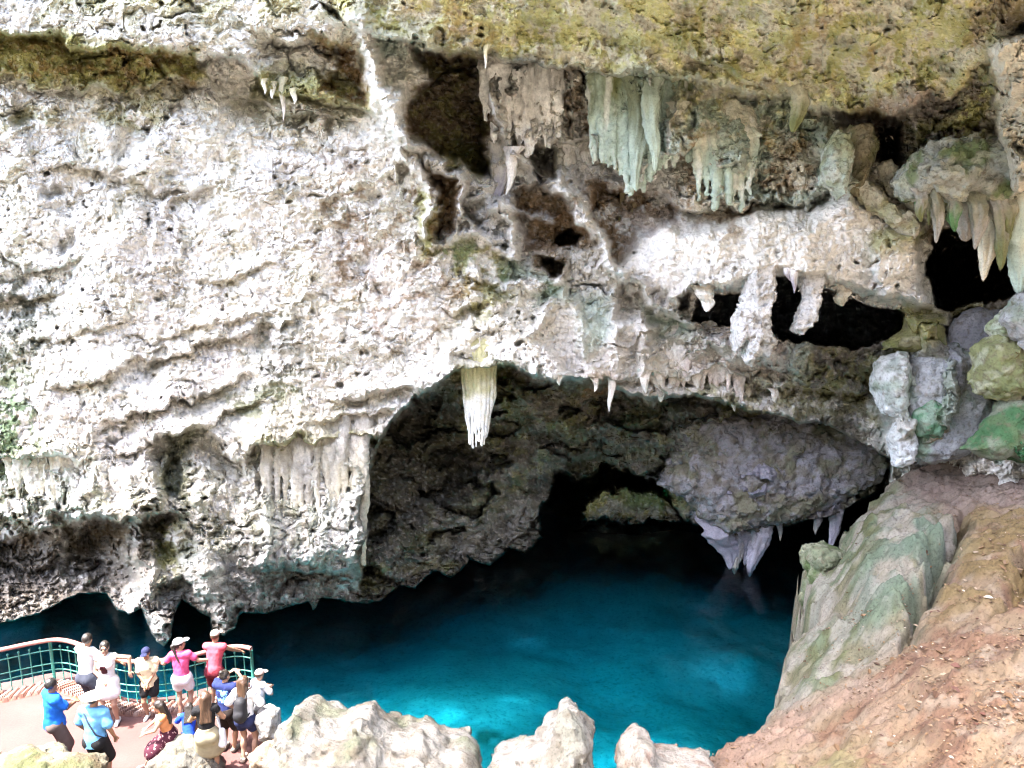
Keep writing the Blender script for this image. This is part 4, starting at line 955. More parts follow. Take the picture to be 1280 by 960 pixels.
# the big fluted column hanging in the mouth: a bundle of runs grown together
Yc = 21.55; Dc = float(D_of_Y(500, Yc)); s_ = Dc/F
S = Sdf((-.7,-.7,-2.7), (.7,.7,.9), .022)
S.cone((0,.08,.6), (0,.08,-.9), .34, .27, .05); S.cone((0,.08,-.9), (-.03,.06,-1.55), .27, .14, .05)
for k, (x, t, dy) in enumerate([(-17,80,.06),(-13,96,-.10),(-8,100,-.20),(-3,99,-.25),(2,91,-.27),(7,97,-.25),(11,96,-.18),(15,88,-.06),(18,74,.08)]):
    zt = -t*s_; xr = x*s_
    S.cone((xr*1.12, dy-.02, .6), (xr*1.0, dy, zt*.5), .085, .075, .02); S.cone((xr*1.0, dy, zt*.5), (xr*.72-.03, dy*.7, zt), .072, .032, .008)
g_ = np.stack(np.meshgrid(*[S.o[i]+S.h*np.arange(S.n[i]) for i in range(3)], indexing='ij'), -1)
S.F += (.03*fbm3(g_*np.array([1,1,.5]), 5, 3, 77)).astype(np.float32)
def bigcol(V):
    k = (.25+.75*sstep(-.2, -1.2, V[:,2]+.5*fbm3(V, 3, 3, 5)))[:,None]
    c = np.array(PAL['olive'])*1.25*(1-k)+np.array(PAL['white'])*1.08*k
    return np.clip(c*(1+.2*fbm3(V*np.array([1,1,.2]), 9, 3, 6)[:,None]), .02, .85)
o = sdf_obj('stalactite', S, M_STAL, None, bigcol); o.location = at_Y(598, 460, Yc)
tag(o, 'big fluted stalactite with a white double tip, hanging alone in the cave mouth', 'stalactite')

# curtains: many runs of dripstone grown into one sheet
def drape(name, label, cat, group, runs, Y, col, col2, h=.035, k=.05, depth=.25, seed=1):
    rr_ = np.random.default_rng(seed)
    c0 = np.array(at_Y(np.mean([r[0] for r in runs]), np.mean([r[1] for r in runs]), Y)); pts = []
    for (x0, y0, x1, y1, r0, r1) in runs:
        dy = rr_.uniform(-.5, .5)*depth
        a_ = np.array(world(x0, y0, float(D_of_Y(y0, Y+dy+.1)))); b_ = np.array(world(x1, y1, float(D_of_Y(y1, Y+dy)))); s__ = Y/F
        pts.append((a_-c0, b_-c0, r0*s__, r1*s__))
    P_ = np.array([p for q in pts for p in q[:2]]); lo = P_.min(0)-.5; hi = P_.max(0)+np.array([.5,.8,1.1])
    S = Sdf(lo, hi, h)
    for (a_, b_, r0, r1) in pts:
        m_ = a_*.5+b_*.5 + rr_.normal(0, .02, 3); S.cone(a_ + np.array([0,.55,.55+rr_.uniform(-.2,.25)]), a_, r0*1.5, r0*1.15, k); S.cone(a_, m_, r0*1.15, r0*.85, k); S.cone(m_, b_, r0*.85, r1, k*.5)
    g = np.stack(np.meshgrid(*[S.o[i]+S.h*np.arange(S.n[i]) for i in range(3)], indexing='ij'), -1)
    S.F += (.07*fbm3(g*np.array([1,1,.45]), 3.2, 4, seed, .6) + .03*fbm3(g, 11, 2, seed+3)).astype(np.float32)
    def cf(V):
        t = (V[:,2]-lo[2])/(hi[2]-lo[2]); k_ = sstep(.35, .85, t+.35*fbm3(V*np.array([1,1,.25]), 2.2, 4, seed+7))[:,None]
        c = np.array(PAL[col])*(1-k_)+np.array(PAL[col2])*k_
        k2 = (.5*sstep(.1,.5,fbm3(V*np.array([1,1,.3]), 4, 3, seed+8)))[:,None]; c = c*(1-k2)+np.array(PAL['white'])*k2
        return np.clip(c*(1+.2*fbm3(V, 9, 3, seed+9)[:,None]), .02, .85)
    o = sdf_obj(name, S, M_STAL, None, cf); o.location = c0; o.data.set_sharp_from_angle(angle=R(45))
    return tag(o, label, cat, group)
def run_line(x0, x1, top, bot, n, r, seed, jit=6):
    q = np.random.default_rng(seed); out = []
    for k_ in range(n):
        x = x0+(x1-x0)*(k_+.5)/n + q.uniform(-2, 2); y0 = np.interp(x, [p[0] for p in top], [p[1] for p in top]); y1 = np.interp(x, [p[0] for p in bot], [p[1] for p in bot]) + q.uniform(-1, 1)*jit
        out.append((x, y0, x+q.uniform(-3,3), y1, r*q.uniform(.7,1.3), r*q.uniform(.2,.5)))
    return out
GC = 'flowstone curtains under the ceiling'
drape('flowstone_curtain','broad mint green flowstone curtain hanging under the olive ceiling','curtain',GC, run_line(736,862,[(730,98),(870,108)],[(736,192),(750,205),(775,225),(797,236),(815,222),(835,195),(862,185)],19,7.5,5,14), wallY(800,150)-.35, 'mint','moss',seed=5)
drape('flowstone_curtain','grey flowstone curtain beside the brown hollow under the olive ceiling','curtain',GC, run_line(604,700,[(600,90),(700,92)],[(600,140),(620,170),(650,186),(690,176),(702,160)],13,8,6,10), wallY(650,140)-.3, 'white','grey',seed=6)
drape('flowstone_curtain','short ragged flowstone curtain right of the mint green one','curtain',GC, run_line(868,945,[(865,178),(950,170)],[(865,240),(900,252),(920,258),(945,236)],11,7,7,10), wallY(900,215)-.15, 'mint','cream',seed=7)
drape('flowstone_curtain','white fluted flowstone curtain low on the left wall beside the cavern','curtain','flowstone curtains on the left wall', run_line(330,458,[(328,560),(345,570),(370,556),(400,562),(430,552),(456,564)],[(330,700),(350,650),(372,690),(395,655),(410,700),(430,670),(456,715)],17,5.6,8,26), wallY(395,620)+.04, 'cream','grey',depth=.30,seed=8,k=.02)
drape('flowstone_curtain','small toothed flowstone curtain at the left edge of the wall','curtain','flowstone curtains on the left wall', run_line(8,118,[(0,572),(60,568),(118,572)],[(8,612),(40,618),(68,630),(95,612),(118,606)],16,5.5,9,10), wallY(60,590)-.05, 'cream','grey',depth=.15,seed=9,h=.03)
drape('flowstone_curtain','thin flowstone curtain right of the round hole above the brown hollow','curtain',GC, run_line(698,742,[(695,178),(742,176)],[(698,215),(720,228),(742,220)],6,6.5,10,6), wallY(720,195)-.12, 'white','pink',seed=10)
drape('flowstone_curtain','curtain of drips between the dark slot and the cave lip','curtain','ragged fringe under the cave lip', run_line(800,930,[(795,440),(870,440),(930,455)],[(800,476),(825,486),(870,480),(905,490),(930,496)],17,7,11,9), wallY(860,455)-.02, 'pink','white',depth=.2,seed=11,h=.03)
G1, G2, G3, G4, G5, G6 = 'stalactites in the black slot', 'ragged fringe under the cave lip', 'stalactites over the water', 'mossy stalactites of the right shoulder', 'stalactites under the upper ledge', 'curtain of stalactites under the ceiling'





def lump(outline, Y, T, label, seed, pal=((.66,.65,.64),(.45,.45,.43),(.55,.53,.5)), grp=None, w=.18, amp=.13, h=.03):
    cyp = sum(p[1] for p in outline)/len(outline); o_ = boulder(outline, float(D_of_Y(cyp, Y)), T, (label,'stalactite',grp or G1), seed, w=w, h=h, pal=pal, green=.25, amp=amp); o_.name = 'stalactite'
lump([(930,345),(934,330),(964,330),(966,372),(958,398),(964,425),(955,449),(947,430),(942,456),(932,452),(928,428),(918,442),(912,425),(916,395),(930,378)], wallY(948,338)+.1, .45, 'thick lumpy grey white stalactite column splitting the dark slot', 501)
lump([(1000,350),(1004,338),(1026,338),(1026,366),(1016,393),(1010,408),(999,417),(989,412),(997,394),(1003,374)], wallY(1014,345)+.1, .33, 'blunt white stalactite slanting left in the middle of the dark slot', 502, w=.15)
stal(985,334,987,352,6,'short lavender icicle at the top of the dark slot, left one',G1,'lav','lav'); stal(994,336,992,367,6,'longest lavender icicle at the top of the dark slot',G1,'lav','lav')
stal(882,364,884,390,11,'stubby white stalactite at the left end of the dark slot',G1,'white','cream',.6,.2,-.2,.4)
stal(1054,362,1052,383,9,'pale knob hanging from the roof right of the blunt stalactite',G1,'cream','cream',.5,.3,-.2,.6)
fr = [(765,476,762,515,5),(822,462,825,503,10),(841,466,838,491,7),(807,470,806,492,6),(901,474,903,500,7),(919,484,918,515,6),(871,462,873,488,7),(935,486,934,503,5),(968,490,969,504,5),(1005,498,1006,512,6),(745,476,744,490,4),(1030,506,1031,520,5),(700,470,699,482,4)]
for a in fr: stal(*a, 'short pale stalactite in the ragged fringe along the cave mouth lip', G2, 'white', 'pink', .8, .25, -.15, .3)
stal(900,652,911,713,22,'large lavender stalactite, leftmost of the cluster over the water',G3,'lav','lav',.9,.35,-.2); stal(918,655,921,717,14,'lavender stalactite between the large one and the slanting one over the water',G3,'grey','lav',.9,.3,-.3)
stal(952,660,938,721,13,'lavender stalactite slanting left over the water, rightmost of its cluster',G3,'lav','grey',.7,.3,-.35); stal(932,658,931,707,11,'short lavender stalactite tucked behind its cluster over the water',G3,'lav','dgrey',.8,.3,.0)
stal(973,650,976,676,5,'thin dark stalactite right of the lavender cluster',G3,'grey','dgrey'); stal(1046,632,1038,690,9,'grey stalactite hanging beside the mossy edge of the bank',G3,'lav','grey',.8,.25,-.4); stal(1022,645,1020,668,6,'small grey stalactite in the shadow left of the mossy bank edge',G3,'grey','dgrey')
YR = 18.15
stal(1174,240,1172,296,7,'thin knobbed pink brown stalactite under the mossy shoulder',G4,'pink','moss',.5,.3,0,.5,Y=YR+.3); stal(1160,238,1161,282,6,'thin dark stalactite at the left end of the mossy shoulder',G4,'moss','moss',.8,.3,0,.3,Y=YR+.4); stal(1148,232,1146,268,6,'short green stalactite at the left end of the mossy shoulder',G4,'green','moss',.8,.3,0,.3,Y=YR+.4)
stal(1203,225,1208,302,24,'broad grey blunt stalactite in the middle of the mossy shoulder',G4,'grey','moss',.55,.4,0,.3,Y=YR); stal(1240,222,1230,352,16,'longest tapering stalactite with green streaks at the right edge',G4,'cream','moss',.6,.4,-.2,.25,Y=YR)
stal(1222,225,1218,285,10,'dark stalactite between the broad grey one and the longest one',G4,'olive','moss',.7,.3,.2,.3,Y=YR); stal(1274,225,1276,368,24,'fat mint green stalactite cut off by the right edge of the view',G4,'mint','olive',.5,.4,-.3,.3,Y=YR-.3); stal(1256,230,1254,310,10,'brownish stalactite wedged beside the fat mint green one',G4,'olive','moss',.7,.3,.1,.3,Y=YR); stal(1185,236,1186,262,9,'short moss covered stalactite beside the pink brown one',G4,'moss','green',.6,.3,0,.4,Y=YR+.1)
for (a, lb, c1) in [((1172,248,1171,304,8),'dark green stalactite hanging left of the broad grey one under the mossy shelf','grey'),((1192,250,1193,290,9),'short mossy stalactite just left of the broad grey one under the mossy shelf','green'),((1224,248,1219,312,11),'dull grey green stalactite just right of the broad grey one under the mossy shelf','grey'),((1250,250,1252,338,12),'green streaked stalactite right of the longest one under the mossy shelf','moss'),((1152,244,1151,278,7),'leftmost small dark green stalactite under the front of the mossy shelf','moss'),((1262,250,1262,300,9),'short dark stalactite in front of the fat mint green one','moss')]:
    stal(*a, lb, G4, c1, 'dgrey', .6, .4, -.1, .3, Y=17.75)
stal(626,196,617,264,11,'smooth lavender stalactite beside the small round hole',G6,'lav','lav',.5,.1,-.4,.5); stal(642,196,633,244,8,'thin white stalactite right of the smooth lavender one',G6,'white','pink',.8,.2,-.3)
stal(353,108,354,152,4,'longest thin stalactite under the upper left ledge',G5,'pink','pink',.8,.2,-.6); 
for a in [(340,106,341,124,4),(367,114,368,130,4),(330,102,331,118,3)]: stal(*a, 'tiny pale stalactite under the upper left ledge', G5, 'white','pink',.8,.2,-.6)
stal(608,62,606,86,3,'tiny white stalactite at the top of the brown hollow',G5,'white','cream',.8,.1,-.4); stal(1001,112,993,166,11,'dark green stub hanging from the olive ceiling',G5,'moss','dgrey',.4,.2,-.2,.6)
for (a, lb, c1, c2) in [((796,120,797,240,12),'longest mint white stalactite of the curtain','mint','moss'),((783,130,785,232,9),'mint stalactite just left of the longest one in the curtain','mint','moss'),((762,110,761,208,12),'mint fluted stalactite in the left half of the curtain','mint','moss'),((748,120,746,200,8),'thin mint stalactite at the left of the fluted one in the curtain','mint','moss'),((815,110,817,215,12),'mint stalactite right of the longest one in the curtain','mint','moss'),((777,105,775,215,8),'yellowish stalactite between the fluted one and the longest one in the curtain','yellow','moss'),
                        ((838,130,839,196,10),'pale stalactite near the right end of the curtain','white','cream'),((852,140,853,190,8),'pale stalactite at the right end of the curtain','white','cream'),((667,92,668,180,9),'white stalactite on the grey part of the curtain','white','grey'),((650,130,652,186,9),'pale stalactite left of the white one on the grey curtain','grey','grey'),((684,130,685,184,8),'pale stalactite right of the white one on the grey curtain','mint','grey'),((716,188,717,224,8),'short white stalactite below the brown gap in the curtain','white','pink'),((735,185,733,222,7),'short white stalactite at the left foot of the mint curtain','white','pink')]:
    stal(*a, lb, G6, c1, c2, .55, .35, -.3, .3)
for (a, lb) in [((24,585,27,618,7),'leftmost pale tooth of rock low on the left wall'),((45,588,48,612,6),'short pale tooth of rock second from the left on the left wall'),((64,580,70,634,9),'longest pale tooth of rock low on the left wall'),((80,582,82,618,6),'thin pale tooth of rock right of the longest one on the left wall')]:
    stal(*a, lb, 'teeth of rock on the left wall', 'white', 'white', .7, .3, -.35, .35)
for (a, lb) in [((792,262,768,348,4),'yellow rope of dripstone, longer one, under the curtain'),((778,258,771,332,3),'thin yellow rope of dripstone beside the longer one')]:
    stal(*a, lb, 'ropes of dripstone', 'yellow', 'olive', .15, .1, -.35, .7)
stal(612,440,612,462,8,'small pale drip at the root of the big fluted stalactite','drips at the cave mouth','cream','olive') 
# ================================================================== RAILING AND BRICK EDGING OF THE TERRACE
def resample(P, step):
    P = np.array([(p[0], p[1]) for p in P], float)
    for _ in range(3):                                   # Chaikin rounding
        Q = np.empty((2*len(P)-2, 2)); Q[0::2] = .75*P[:-1]+.25*P[1:]; Q[1::2] = .25*P[:-1]+.75*P[1:]; P = np.vstack([P[:1], Q, P[-1:]])
    d = np.concatenate([[0], np.cumsum(np.linalg.norm(np.diff(P, axis=0), axis=1))])
    t = np.arange(0, d[-1], step)
    return np.stack([np.interp(t, d, P[:,0]), np.interp(t, d, P[:,1])], -1)
rail_px = [(-150,873),(-60,872),(0,866),(28,859),(55,853),(80,849),(103,855),(127,867),(145,875),(160,879),(180,880),(210,878),(240,873),(270,864),(300,858),(318,862)]
RP = resample([at_Z(a, b, TZ) for a, b in rail_px], .04)
def tube_mesh(name, pts, r, nseg=8):
    pts = np.asarray(pts, float); n = len(pts)
    tg = np.gradient(pts, axis=0); tg /= np.linalg.norm(tg, axis=1)[:,None]+1e-9
    ref = np.where(np.abs(tg[:,2:3]) > .9, np.array([[1.,0,0]]), np.array([[0,0,1.]]))
    s = np.cross(tg, ref); s /= np.linalg.norm(s, axis=1)[:,None]; u = np.cross(s, tg)
    a = np.linspace(0, 2*np.pi, nseg, endpoint=False)
    rr = np.broadcast_to(np.asarray(r, float), (n,))[:,None,None]
    V = pts[:,None] + rr*(np.cos(a)[None,:,None]*s[:,None] + np.sin(a)[None,:,None]*u[:,None])
    i = np.arange(n*nseg).reshape(n,nseg); j = np.roll(i,-1,1)
    Fq = np.stack([i[:-1], j[:-1], j[1:], i[1:]], -1).reshape(-1,4)
    V = V.reshape(-1,3); V = np.vstack([V, pts[0], pts[-1]])
    c0 = np.stack([np.full(nseg, n*nseg), i[0], j[0], j[0]], -1); c1 = np.stack([np.full(nseg, n*nseg+1), j[-1], i[-1], i[-1]], -1)
    me = bpy.data.meshes.new(name)
    fs = [tuple(f) for f in Fq] + [tuple(f[:3]) for f in c0] + [tuple(f[:3]) for f in c1]
    me.from_pydata([tuple(v) for v in V], [], fs)
    for p in me.polygons: p.use_smooth = True
    return me
M_GREEN = plain_mat('green_painted_iron', (.045,.22,.17), .45, var=.25, scale=14, spec=.5)
M_PINK = plain_mat('pink_painted_handrail', (.34,.15,.13), .5, var=.15, scale=14, spec=.4)
rail = tag(empty('railing', (float(RP[len(RP)//2][0]), float(RP[len(RP)//2][1]), TZ)), 'green iron railing with a pink handrail curving round the edge of the terrace', 'railing')
ro = np.array(rail.location)
def rz_line(z, r, name, mat):
    P = np.column_stack([RP, np.full(len(RP), TZ+z)]) - ro
    return link(name, tube_mesh(name, P[::2], r), mat, rail)
rz_line(.97, .048, 'handrail', M_PINK)
for z in (.74, .42, .27): rz_line(z, .014, 'rail', M_GREEN)
for k in range(6, len(RP), 40):
    x, y = RP[k]-ro[:2]; link('post', tube_mesh('post', [(x,y,-.02),(x,y,.5),(x,y,.93)], .034, 10), M_GREEN, rail)
for k in range(1, len(RP), 5):
    if (k-6) % 40 in (0,1,39): continue
    x, y = RP[k]-ro[:2]; link('baluster', tube_mesh('baluster', [(x,y,.0),(x,y,.4),(x,y,.80),(x,y,.815),(x,y,.83),(x,y,.85)], [.012,.012,.012,.024,.026,.012], 6), M_GREEN, rail)
# edging: one continuous course of bricks on edge laid slantwise, with mortar grooves between
EP = resample([at_Z(a, b+4, TZ) for a, b in rail_px], .02)
tgn = np.gradient(EP, axis=0); tgn /= np.linalg.norm(tgn, axis=1)[:,None]; nrm = np.column_stack([tgn[:,1], -tgn[:,0]])
wv = np.linspace(-.06, .34, 13)
U, Wd = np.meshgrid(np.arange(len(EP))*.02, wv, indexing='ij')
sl = U + Wd*.55
br = (sl/.14) % 1.0
gro = sstep(.0,.10,br)*(1-sstep(.55,.66,br))*np.where((Wd > -.05)&(Wd < .33), 1, 0)
bid = np.floor(sl/.14)
hz = TZ + .015 + .075*gro + .008*noise2(bid*3.1, bid*1.7, 3)
VX = EP[:,None,0] - nrm[:,None,0]*Wd*-1; VY = EP[:,None,1] + nrm[:,None,1]*Wd
base_c = np.array((.26,.12,.09)); pale_c = np.array((.36,.28,.25))
kk = (.5+.9*noise2(bid*5.3, bid*2.9, 8)).clip(0,1)[...,None]*gro[...,None]
ec = base_c*.6*(1-kk)+pale_c*kk
EV = np.stack([VX, VY, hz], -1)
hz[:, 0] = TZ-.02; hz[:, -1] = TZ-.02; EV = np.stack([VX, VY, hz], -1)
M_BRICK = rock_mat('brick_edging', bump=.2, scale=5, speck=.2)
tag(link('brick_edging', mesh_np('brick_edging', EV.reshape(-1,3), grid_faces(len(wv), len(EP)), False, ec.reshape(-1,3)), M_BRICK), 'slanting course of pink and pale bricks edging the terrace at the foot of the railing', 'edging')
# ================================================================== PEOPLE
_M = {}
def cloth(name, col, rough=.85, var=.18):
    if name not in _M: _M[name] = plain_mat(name, col, rough, var=var, scale=9, bump=.15, spec=.15)
    return _M[name]
m, nt, b = new_mat('skin'); L = nt.links.new
at = nd(nt, 'ShaderNodeAttribute', attribute_name='skin_tint'); L(at.outputs['Color'], b.inputs['Base Color']); b.inputs['Roughness'].default_value = .5; b.inputs['Specular IOR Level'].default_value = .35
M_SKIN = m
m, nt, b = new_mat('hair'); L = nt.links.new
tc = nd(nt, 'ShaderNodeTexCoord'); mp = nd(nt, 'ShaderNodeMapping'); mp.inputs['Scale'].default_value = (60, 60, 6); L(tc.outputs['Object'], mp.inputs[0])
n = nd(nt, 'ShaderNodeTexNoise', Scale=1.0, Detail=3.0); L(mp.outputs[0], n.inputs['Vector'])
oi = nd(nt, 'ShaderNodeAttribute', attribute_name='rock_tint'); r = ramp(nt, n.outputs['Fac'], [(.3,.6),(.7,1.5)]); L(mixc(nt, 1.0, oi.outputs['Color'], r.outputs[0], 'MULTIPLY'), b.inputs['Base Color'])
b.inputs['Roughness'].default_value = .45
bp_ = nd(nt, 'ShaderNodeBump', Strength=.5, Distance=.01); L(n.outputs['Fac'], bp_.inputs['Height']); L(bp_.outputs[0], b.inputs['Normal'])
M_HAIR = m
# a print that wraps a shirt: blotches in the shirt's own space
def print_mat(name, base, ink, scale, thr=.55, zlo=None, zhi=None):
    m, nt, b = new_mat(name); L = nt.links.new
    tc = nd(nt, 'ShaderNodeTexCoord'); n = nd(nt, 'ShaderNodeTexNoise', Scale=scale, Detail=3.0); L(tc.outputs['Object'], n.inputs['Vector'])
    r = ramp(nt, n.outputs['Fac'], [(thr-.02, 0.0), (thr+.02, 1.0)]); fac = r.outputs[0]
    if zlo is not None:
        sx = nd(nt, 'ShaderNodeSeparateXYZ'); L(tc.outputs['Object'], sx.inputs[0])
        def win(sock, a, c):
            g = nd(nt, 'ShaderNodeMath', operation='GREATER_THAN'); L(sock, g.inputs[0]); g.inputs[1].default_value = a
            l = nd(nt, 'ShaderNodeMath', operation='LESS_THAN'); L(sock, l.inputs[0]); l.inputs[1].default_value = c
            mm = nd(nt, 'ShaderNodeMath', operation='MULTIPLY'); L(g.outputs[0], mm.inputs[0]); L(l.outputs[0], mm.inputs[1]); return mm.outputs[0]
        for sock, a, c in ((sx.outputs[2], zlo, zhi), (sx.outputs[0], -.11, .11)):
            mm = nd(nt, 'ShaderNodeMath', operation='MULTIPLY'); L(fac, mm.inputs[0]); L(win(sock, a, c), mm.inputs[1]); fac = mm.outputs[0]
    L(mixc(nt, fac, base, ink), b.inputs['Base Color']); b.inputs['Roughness'].default_value = .85; b.inputs['Specular IOR Level'].default_value = .15
    return m

def ik(a, t, l1, l2, pole):
    a = np.array(a, float); t = np.array(t, float); d = t-a; L_ = np.linalg.norm(d); mx = (l1+l2)*.999
    if L_ > mx: t = a+d*mx/L_; d = t-a; L_ = mx
    x = (l1*l1-l2*l2+L_*L_)/(2*L_); h = math.sqrt(max(l1*l1-x*x, 1e-6)); u = d/L_
    p = np.array(pole, float); p = p-u*(p@u); p /= np.linalg.norm(p)+1e-9
    return a+u*x+p*h, t

def rotx(p, ang, o):
    p = np.array(p, float)-o; c, s = math.cos(ang), math.sin(ang)
    return np.array([p[0], p[1]*c-p[2]*s, p[1]*s+p[2]*c])+o

SKIN = dict(light=(.30,.175,.125), tan=(.25,.135,.085), brown=(.17,.085,.05))
HN = .0115
def person(label, foot_px, head_py, face, skin='tan', fem=True, lean=0.0, look=0.0, nod=0.0, arms=None, feet=None, pelvis=(0,0,.90), H=None, shirt=None, bottom=None, hair=None, hat=None, shoes=(.5,.5,.5), extra=None, foot_y=None, loc=None, knee=None):
    P0 = at_Z(foot_px[0], foot_px[1], TZ) if loc is None else Vector(loc)
    if H is None:
        zs = np.linspace(.5, 2.2, 300); pr = []
        for z in zs:
            q = np.array(P0)+np.array([0,0,z]); yv = q[1]*SP*-1*-1; 
            dz = q[2]-CAMZ; D = q[1]*CP - dz*SP; v = q[1]*SP + dz*CP; pr.append(480-F*v/D)
        H = float(np.interp(-head_py, -np.array(pr), zs))
    k = H/1.70
    print('PERSON', label[:40], 'H=%.2f' % H)
    root = tag(empty('person', P0, R(face)), label, 'person', 'visitors on the terrace')
    root.scale = (k,k,k)
    pel = np.array(pelvis, float)
    W = .150 if fem else .175; hipw = .088
    def TT(p): return rotx(p, lean, pel)           # torso point, leaning forward for lean > 0
    Z = pel[2]-.90
    waist = TT((0,pel[1]+.0,1.07+Z)); chest = TT((0,pel[1]-.01,1.27+Z)); sh = [TT((sx*W,pel[1]+.01,1.395+Z)) for sx in (-1,1)]
    nk = TT((0,pel[1]+.005,1.44+Z)); hd = TT((0,pel[1]-.02,1.595+Z))
    cl_, sl_ = math.cos(R(look)), math.sin(R(look)); cn, sn = math.cos(R(nod)), math.sin(R(nod))
    # head axes: right x, back y (face is -y), up z
    HM = np.array([[cl_, -sl_*cn, sl_*sn],[sl_, cl_*cn, -cl_*sn],[0, sn, cn]])
    def hp(x,y,z): return hd + HM@np.array([x,y,z], float)
    arms = arms or {}; feet = feet or {}
    ARM = []
    for i, sx in enumerate((-1,1)):
        tgt, pole = arms.get(i, (None,None))
        if tgt is None: tgt = (sx*(W+.08), pel[1]-.04, .86+Z)
        if pole is None: pole = (sx*.5, .8, -.3)
        el, hnd = ik(sh[i], tgt, .275, .245, pole); ARM.append((sh[i], el, hnd, sx))
    LEG = []
    for i, sx in enumerate((-1,1)):
        ft = feet.get(i, (sx*.10, 0, .07)); hip = pel+np.array([sx*hipw,0,-.02])
        kn, an = ik(hip, ft, .43, .42, (sx*.15,-1,0) if knee is None else knee); LEG.append((hip, kn, an, sx))
    allp = np.array([hp(0,0,.2), hp(0,0,-.15)] + [q for a in ARM for q in a[:3]] + [q for a in LEG for q in a[:3]] + [pel, chest])
    lo = allp.min(0)-.24; hi = allp.max(0)+.24; lo[2] = min(lo[2], -.02)
    B = Sdf(lo, hi, HN)
    def torso(S, g, kk=.05):
        S.ell(pel+np.array([0,.005,0]), (.155+g,.115+g,.13+g), kk); S.cone(pel+np.array([0,0,.02]), waist, .118+g, .108+g-(.012 if fem else 0), kk)
        for sx in (-1,1): S.cone(waist+np.array([sx*.03,0,0]), chest+np.array([sx*.055,0,0]), .09+g, (.095 if fem else .108)+g, kk)
        S.cone(sh[0]*.82+sh[1]*.18, sh[1]*.82+sh[0]*.18, .066+g, .066+g, kk)
        if fem:
            for sx in (-1,1): S.ell(TT((sx*.065,pel[1]-.10,1.27+Z)), (.062+g,.055+g,.06+g), .03)
    torso(B, 0)
    for sx in (-1,1): B.ell(pel+np.array([sx*.075,.065,-.03]), (.085,.08,.09), .04)
    B.cone(nk-np.array([0,0,.02]), hp(0,.015,-.06), .056, .052, .03)
    B.ell(hp(0,.012,.025), (.074,.093,.092), .02, HM); B.ell(hp(0,-.022,-.055), (.056,.066,.068), .03, HM)     # skull, jaw
    B.cone(hp(0,-.085,.018), hp(0,-.104,-.022), .010, .015, .012); B.ell(hp(0,-.080,-.058), (.026,.014,.012), .012, HM); B.ell(hp(0,-.08,.035), (.05,.014,.01), .012, HM)
    for sx in (-1,1): B.ell(hp(sx*.076,.012,-.005), (.012,.022,.032), .008, HM)
    for (s_h, el, hn, sx) in ARM:
        B.cone(s_h, el, .050, .040, .03); B.cone(el, hn, .040, .027, .012); B.ell(s_h, (.058,.055,.056), .03)
        d = (hn-el)/np.linalg.norm(hn-el); side = np.cross(d, [0,0,1.0] if abs(d[2]) < .8 else [0,-1.0,0]); side /= np.linalg.norm(side); nn = np.cross(side, d)
        pc = hn+d*.05
        Mh = np.stack([side, d, nn], 1); B.ell(pc, (.041,.052,.017), .015, Mh)
        for f, (o_, ln) in enumerate(zip((-.031,-.010,.011,.031), (.062,.074,.070,.054))):
            b0 = pc+d*.040+side*o_; b1 = b0+d*ln*.6-nn*.012; b2 = b1+d*ln*.45-nn*.03
            B.cone(b0, b1, .0095, .009, .004); B.cone(b1, b2, .009, .0078, .003)
        th0 = pc-d*.015-side*.034*sx; B.cone(th0, th0-side*.028*sx+d*.03, .0125, .011, .008); B.cone(th0-side*.028*sx+d*.03, th0-side*.034*sx+d*.062-nn*.012, .011, .009, .003)
    for (hip, kn, an, sx) in LEG:
        B.cone(hip, kn, .083, .054, .03); cm = kn*.62+an*.38+np.array([0,.018,0]); B.cone(kn, an, .052, .036, .02); B.ell(cm, (.05,.052,.10), .03)
        B.cone(an+np.array([0,.02,-.025]), an+np.array([sx*.02,-.15,-.045]), .036, .026, .02)
    V, Fq = B.mesh()
    sc = np.array(SKIN[skin]); col = np.tile(sc, (len(V),1))
    q = (V-hd)@HM
    def spot(c, r, cc, kk=1.):
        nonlocal col
        w_ = (kk*(1-sstep(.6,1.2,np.sqrt((((q-np.array(c))/np.array(r))**2).sum(1)))))[:,None]; col = col*(1-w_)+np.array(cc)*w_
    spot((0,-.092,-.060),(.026,.02,.009),(.24,.07,.06)); 
    for sx in (-1,1): spot((sx*.031,-.085,.006),(.014,.02,.008),(.03,.02,.015)); spot((sx*.032,-.088,.027),(.022,.02,.006),(.05,.03,.02)); spot((sx*.04,-.07,-.03),(.02,.03,.02),sc*np.array([1.15,.85,.85]),.5)
    body = link('body', mesh_np('body', V, Fq, True, np.clip(col,.01,.9), 'skin_tint'), M_SKIN, root)
    def part(name, S, mat, col=None):
        V, Fq = S.mesh()
        if len(Fq): return link(name, mesh_np(name, V, Fq, True, None if col is None else np.tile(np.array(col), (len(V),1))), mat, root)
    ctx = dict(pel=pel, waist=waist, chest=chest, sh=sh, nk=nk, hd=hd, hp=hp, HM=HM, ARM=ARM, LEG=LEG, TT=TT, Z=Z, root=root, part=part, lo=lo, hi=hi, torso=torso, W=W)
    if shirt:
        nm, mat, sleeve, hem, g = shirt
        S = Sdf(lo, hi, HN); torso(S, g)
        S.cone(sh[0], sh[1], .060+g, .060+g, .03)
        if sleeve > 0:
            for (s_h, el, hn, sx) in ARM: S.cone(s_h, s_h+(el-s_h)*min(sleeve,1), .052+g*.7, .050+g*1.05, .02)
            if sleeve > 1:
                for (s_h, el, hn, sx) in ARM: S.cone(el, el+(hn-el)*(sleeve-1), .046+g, .038+g, .02)
        if hem < .86:
            S.cone(pel+np.array([0,0,.02]), pel+np.array([0,0,hem-.90]), .13+g, .15+g, .04)
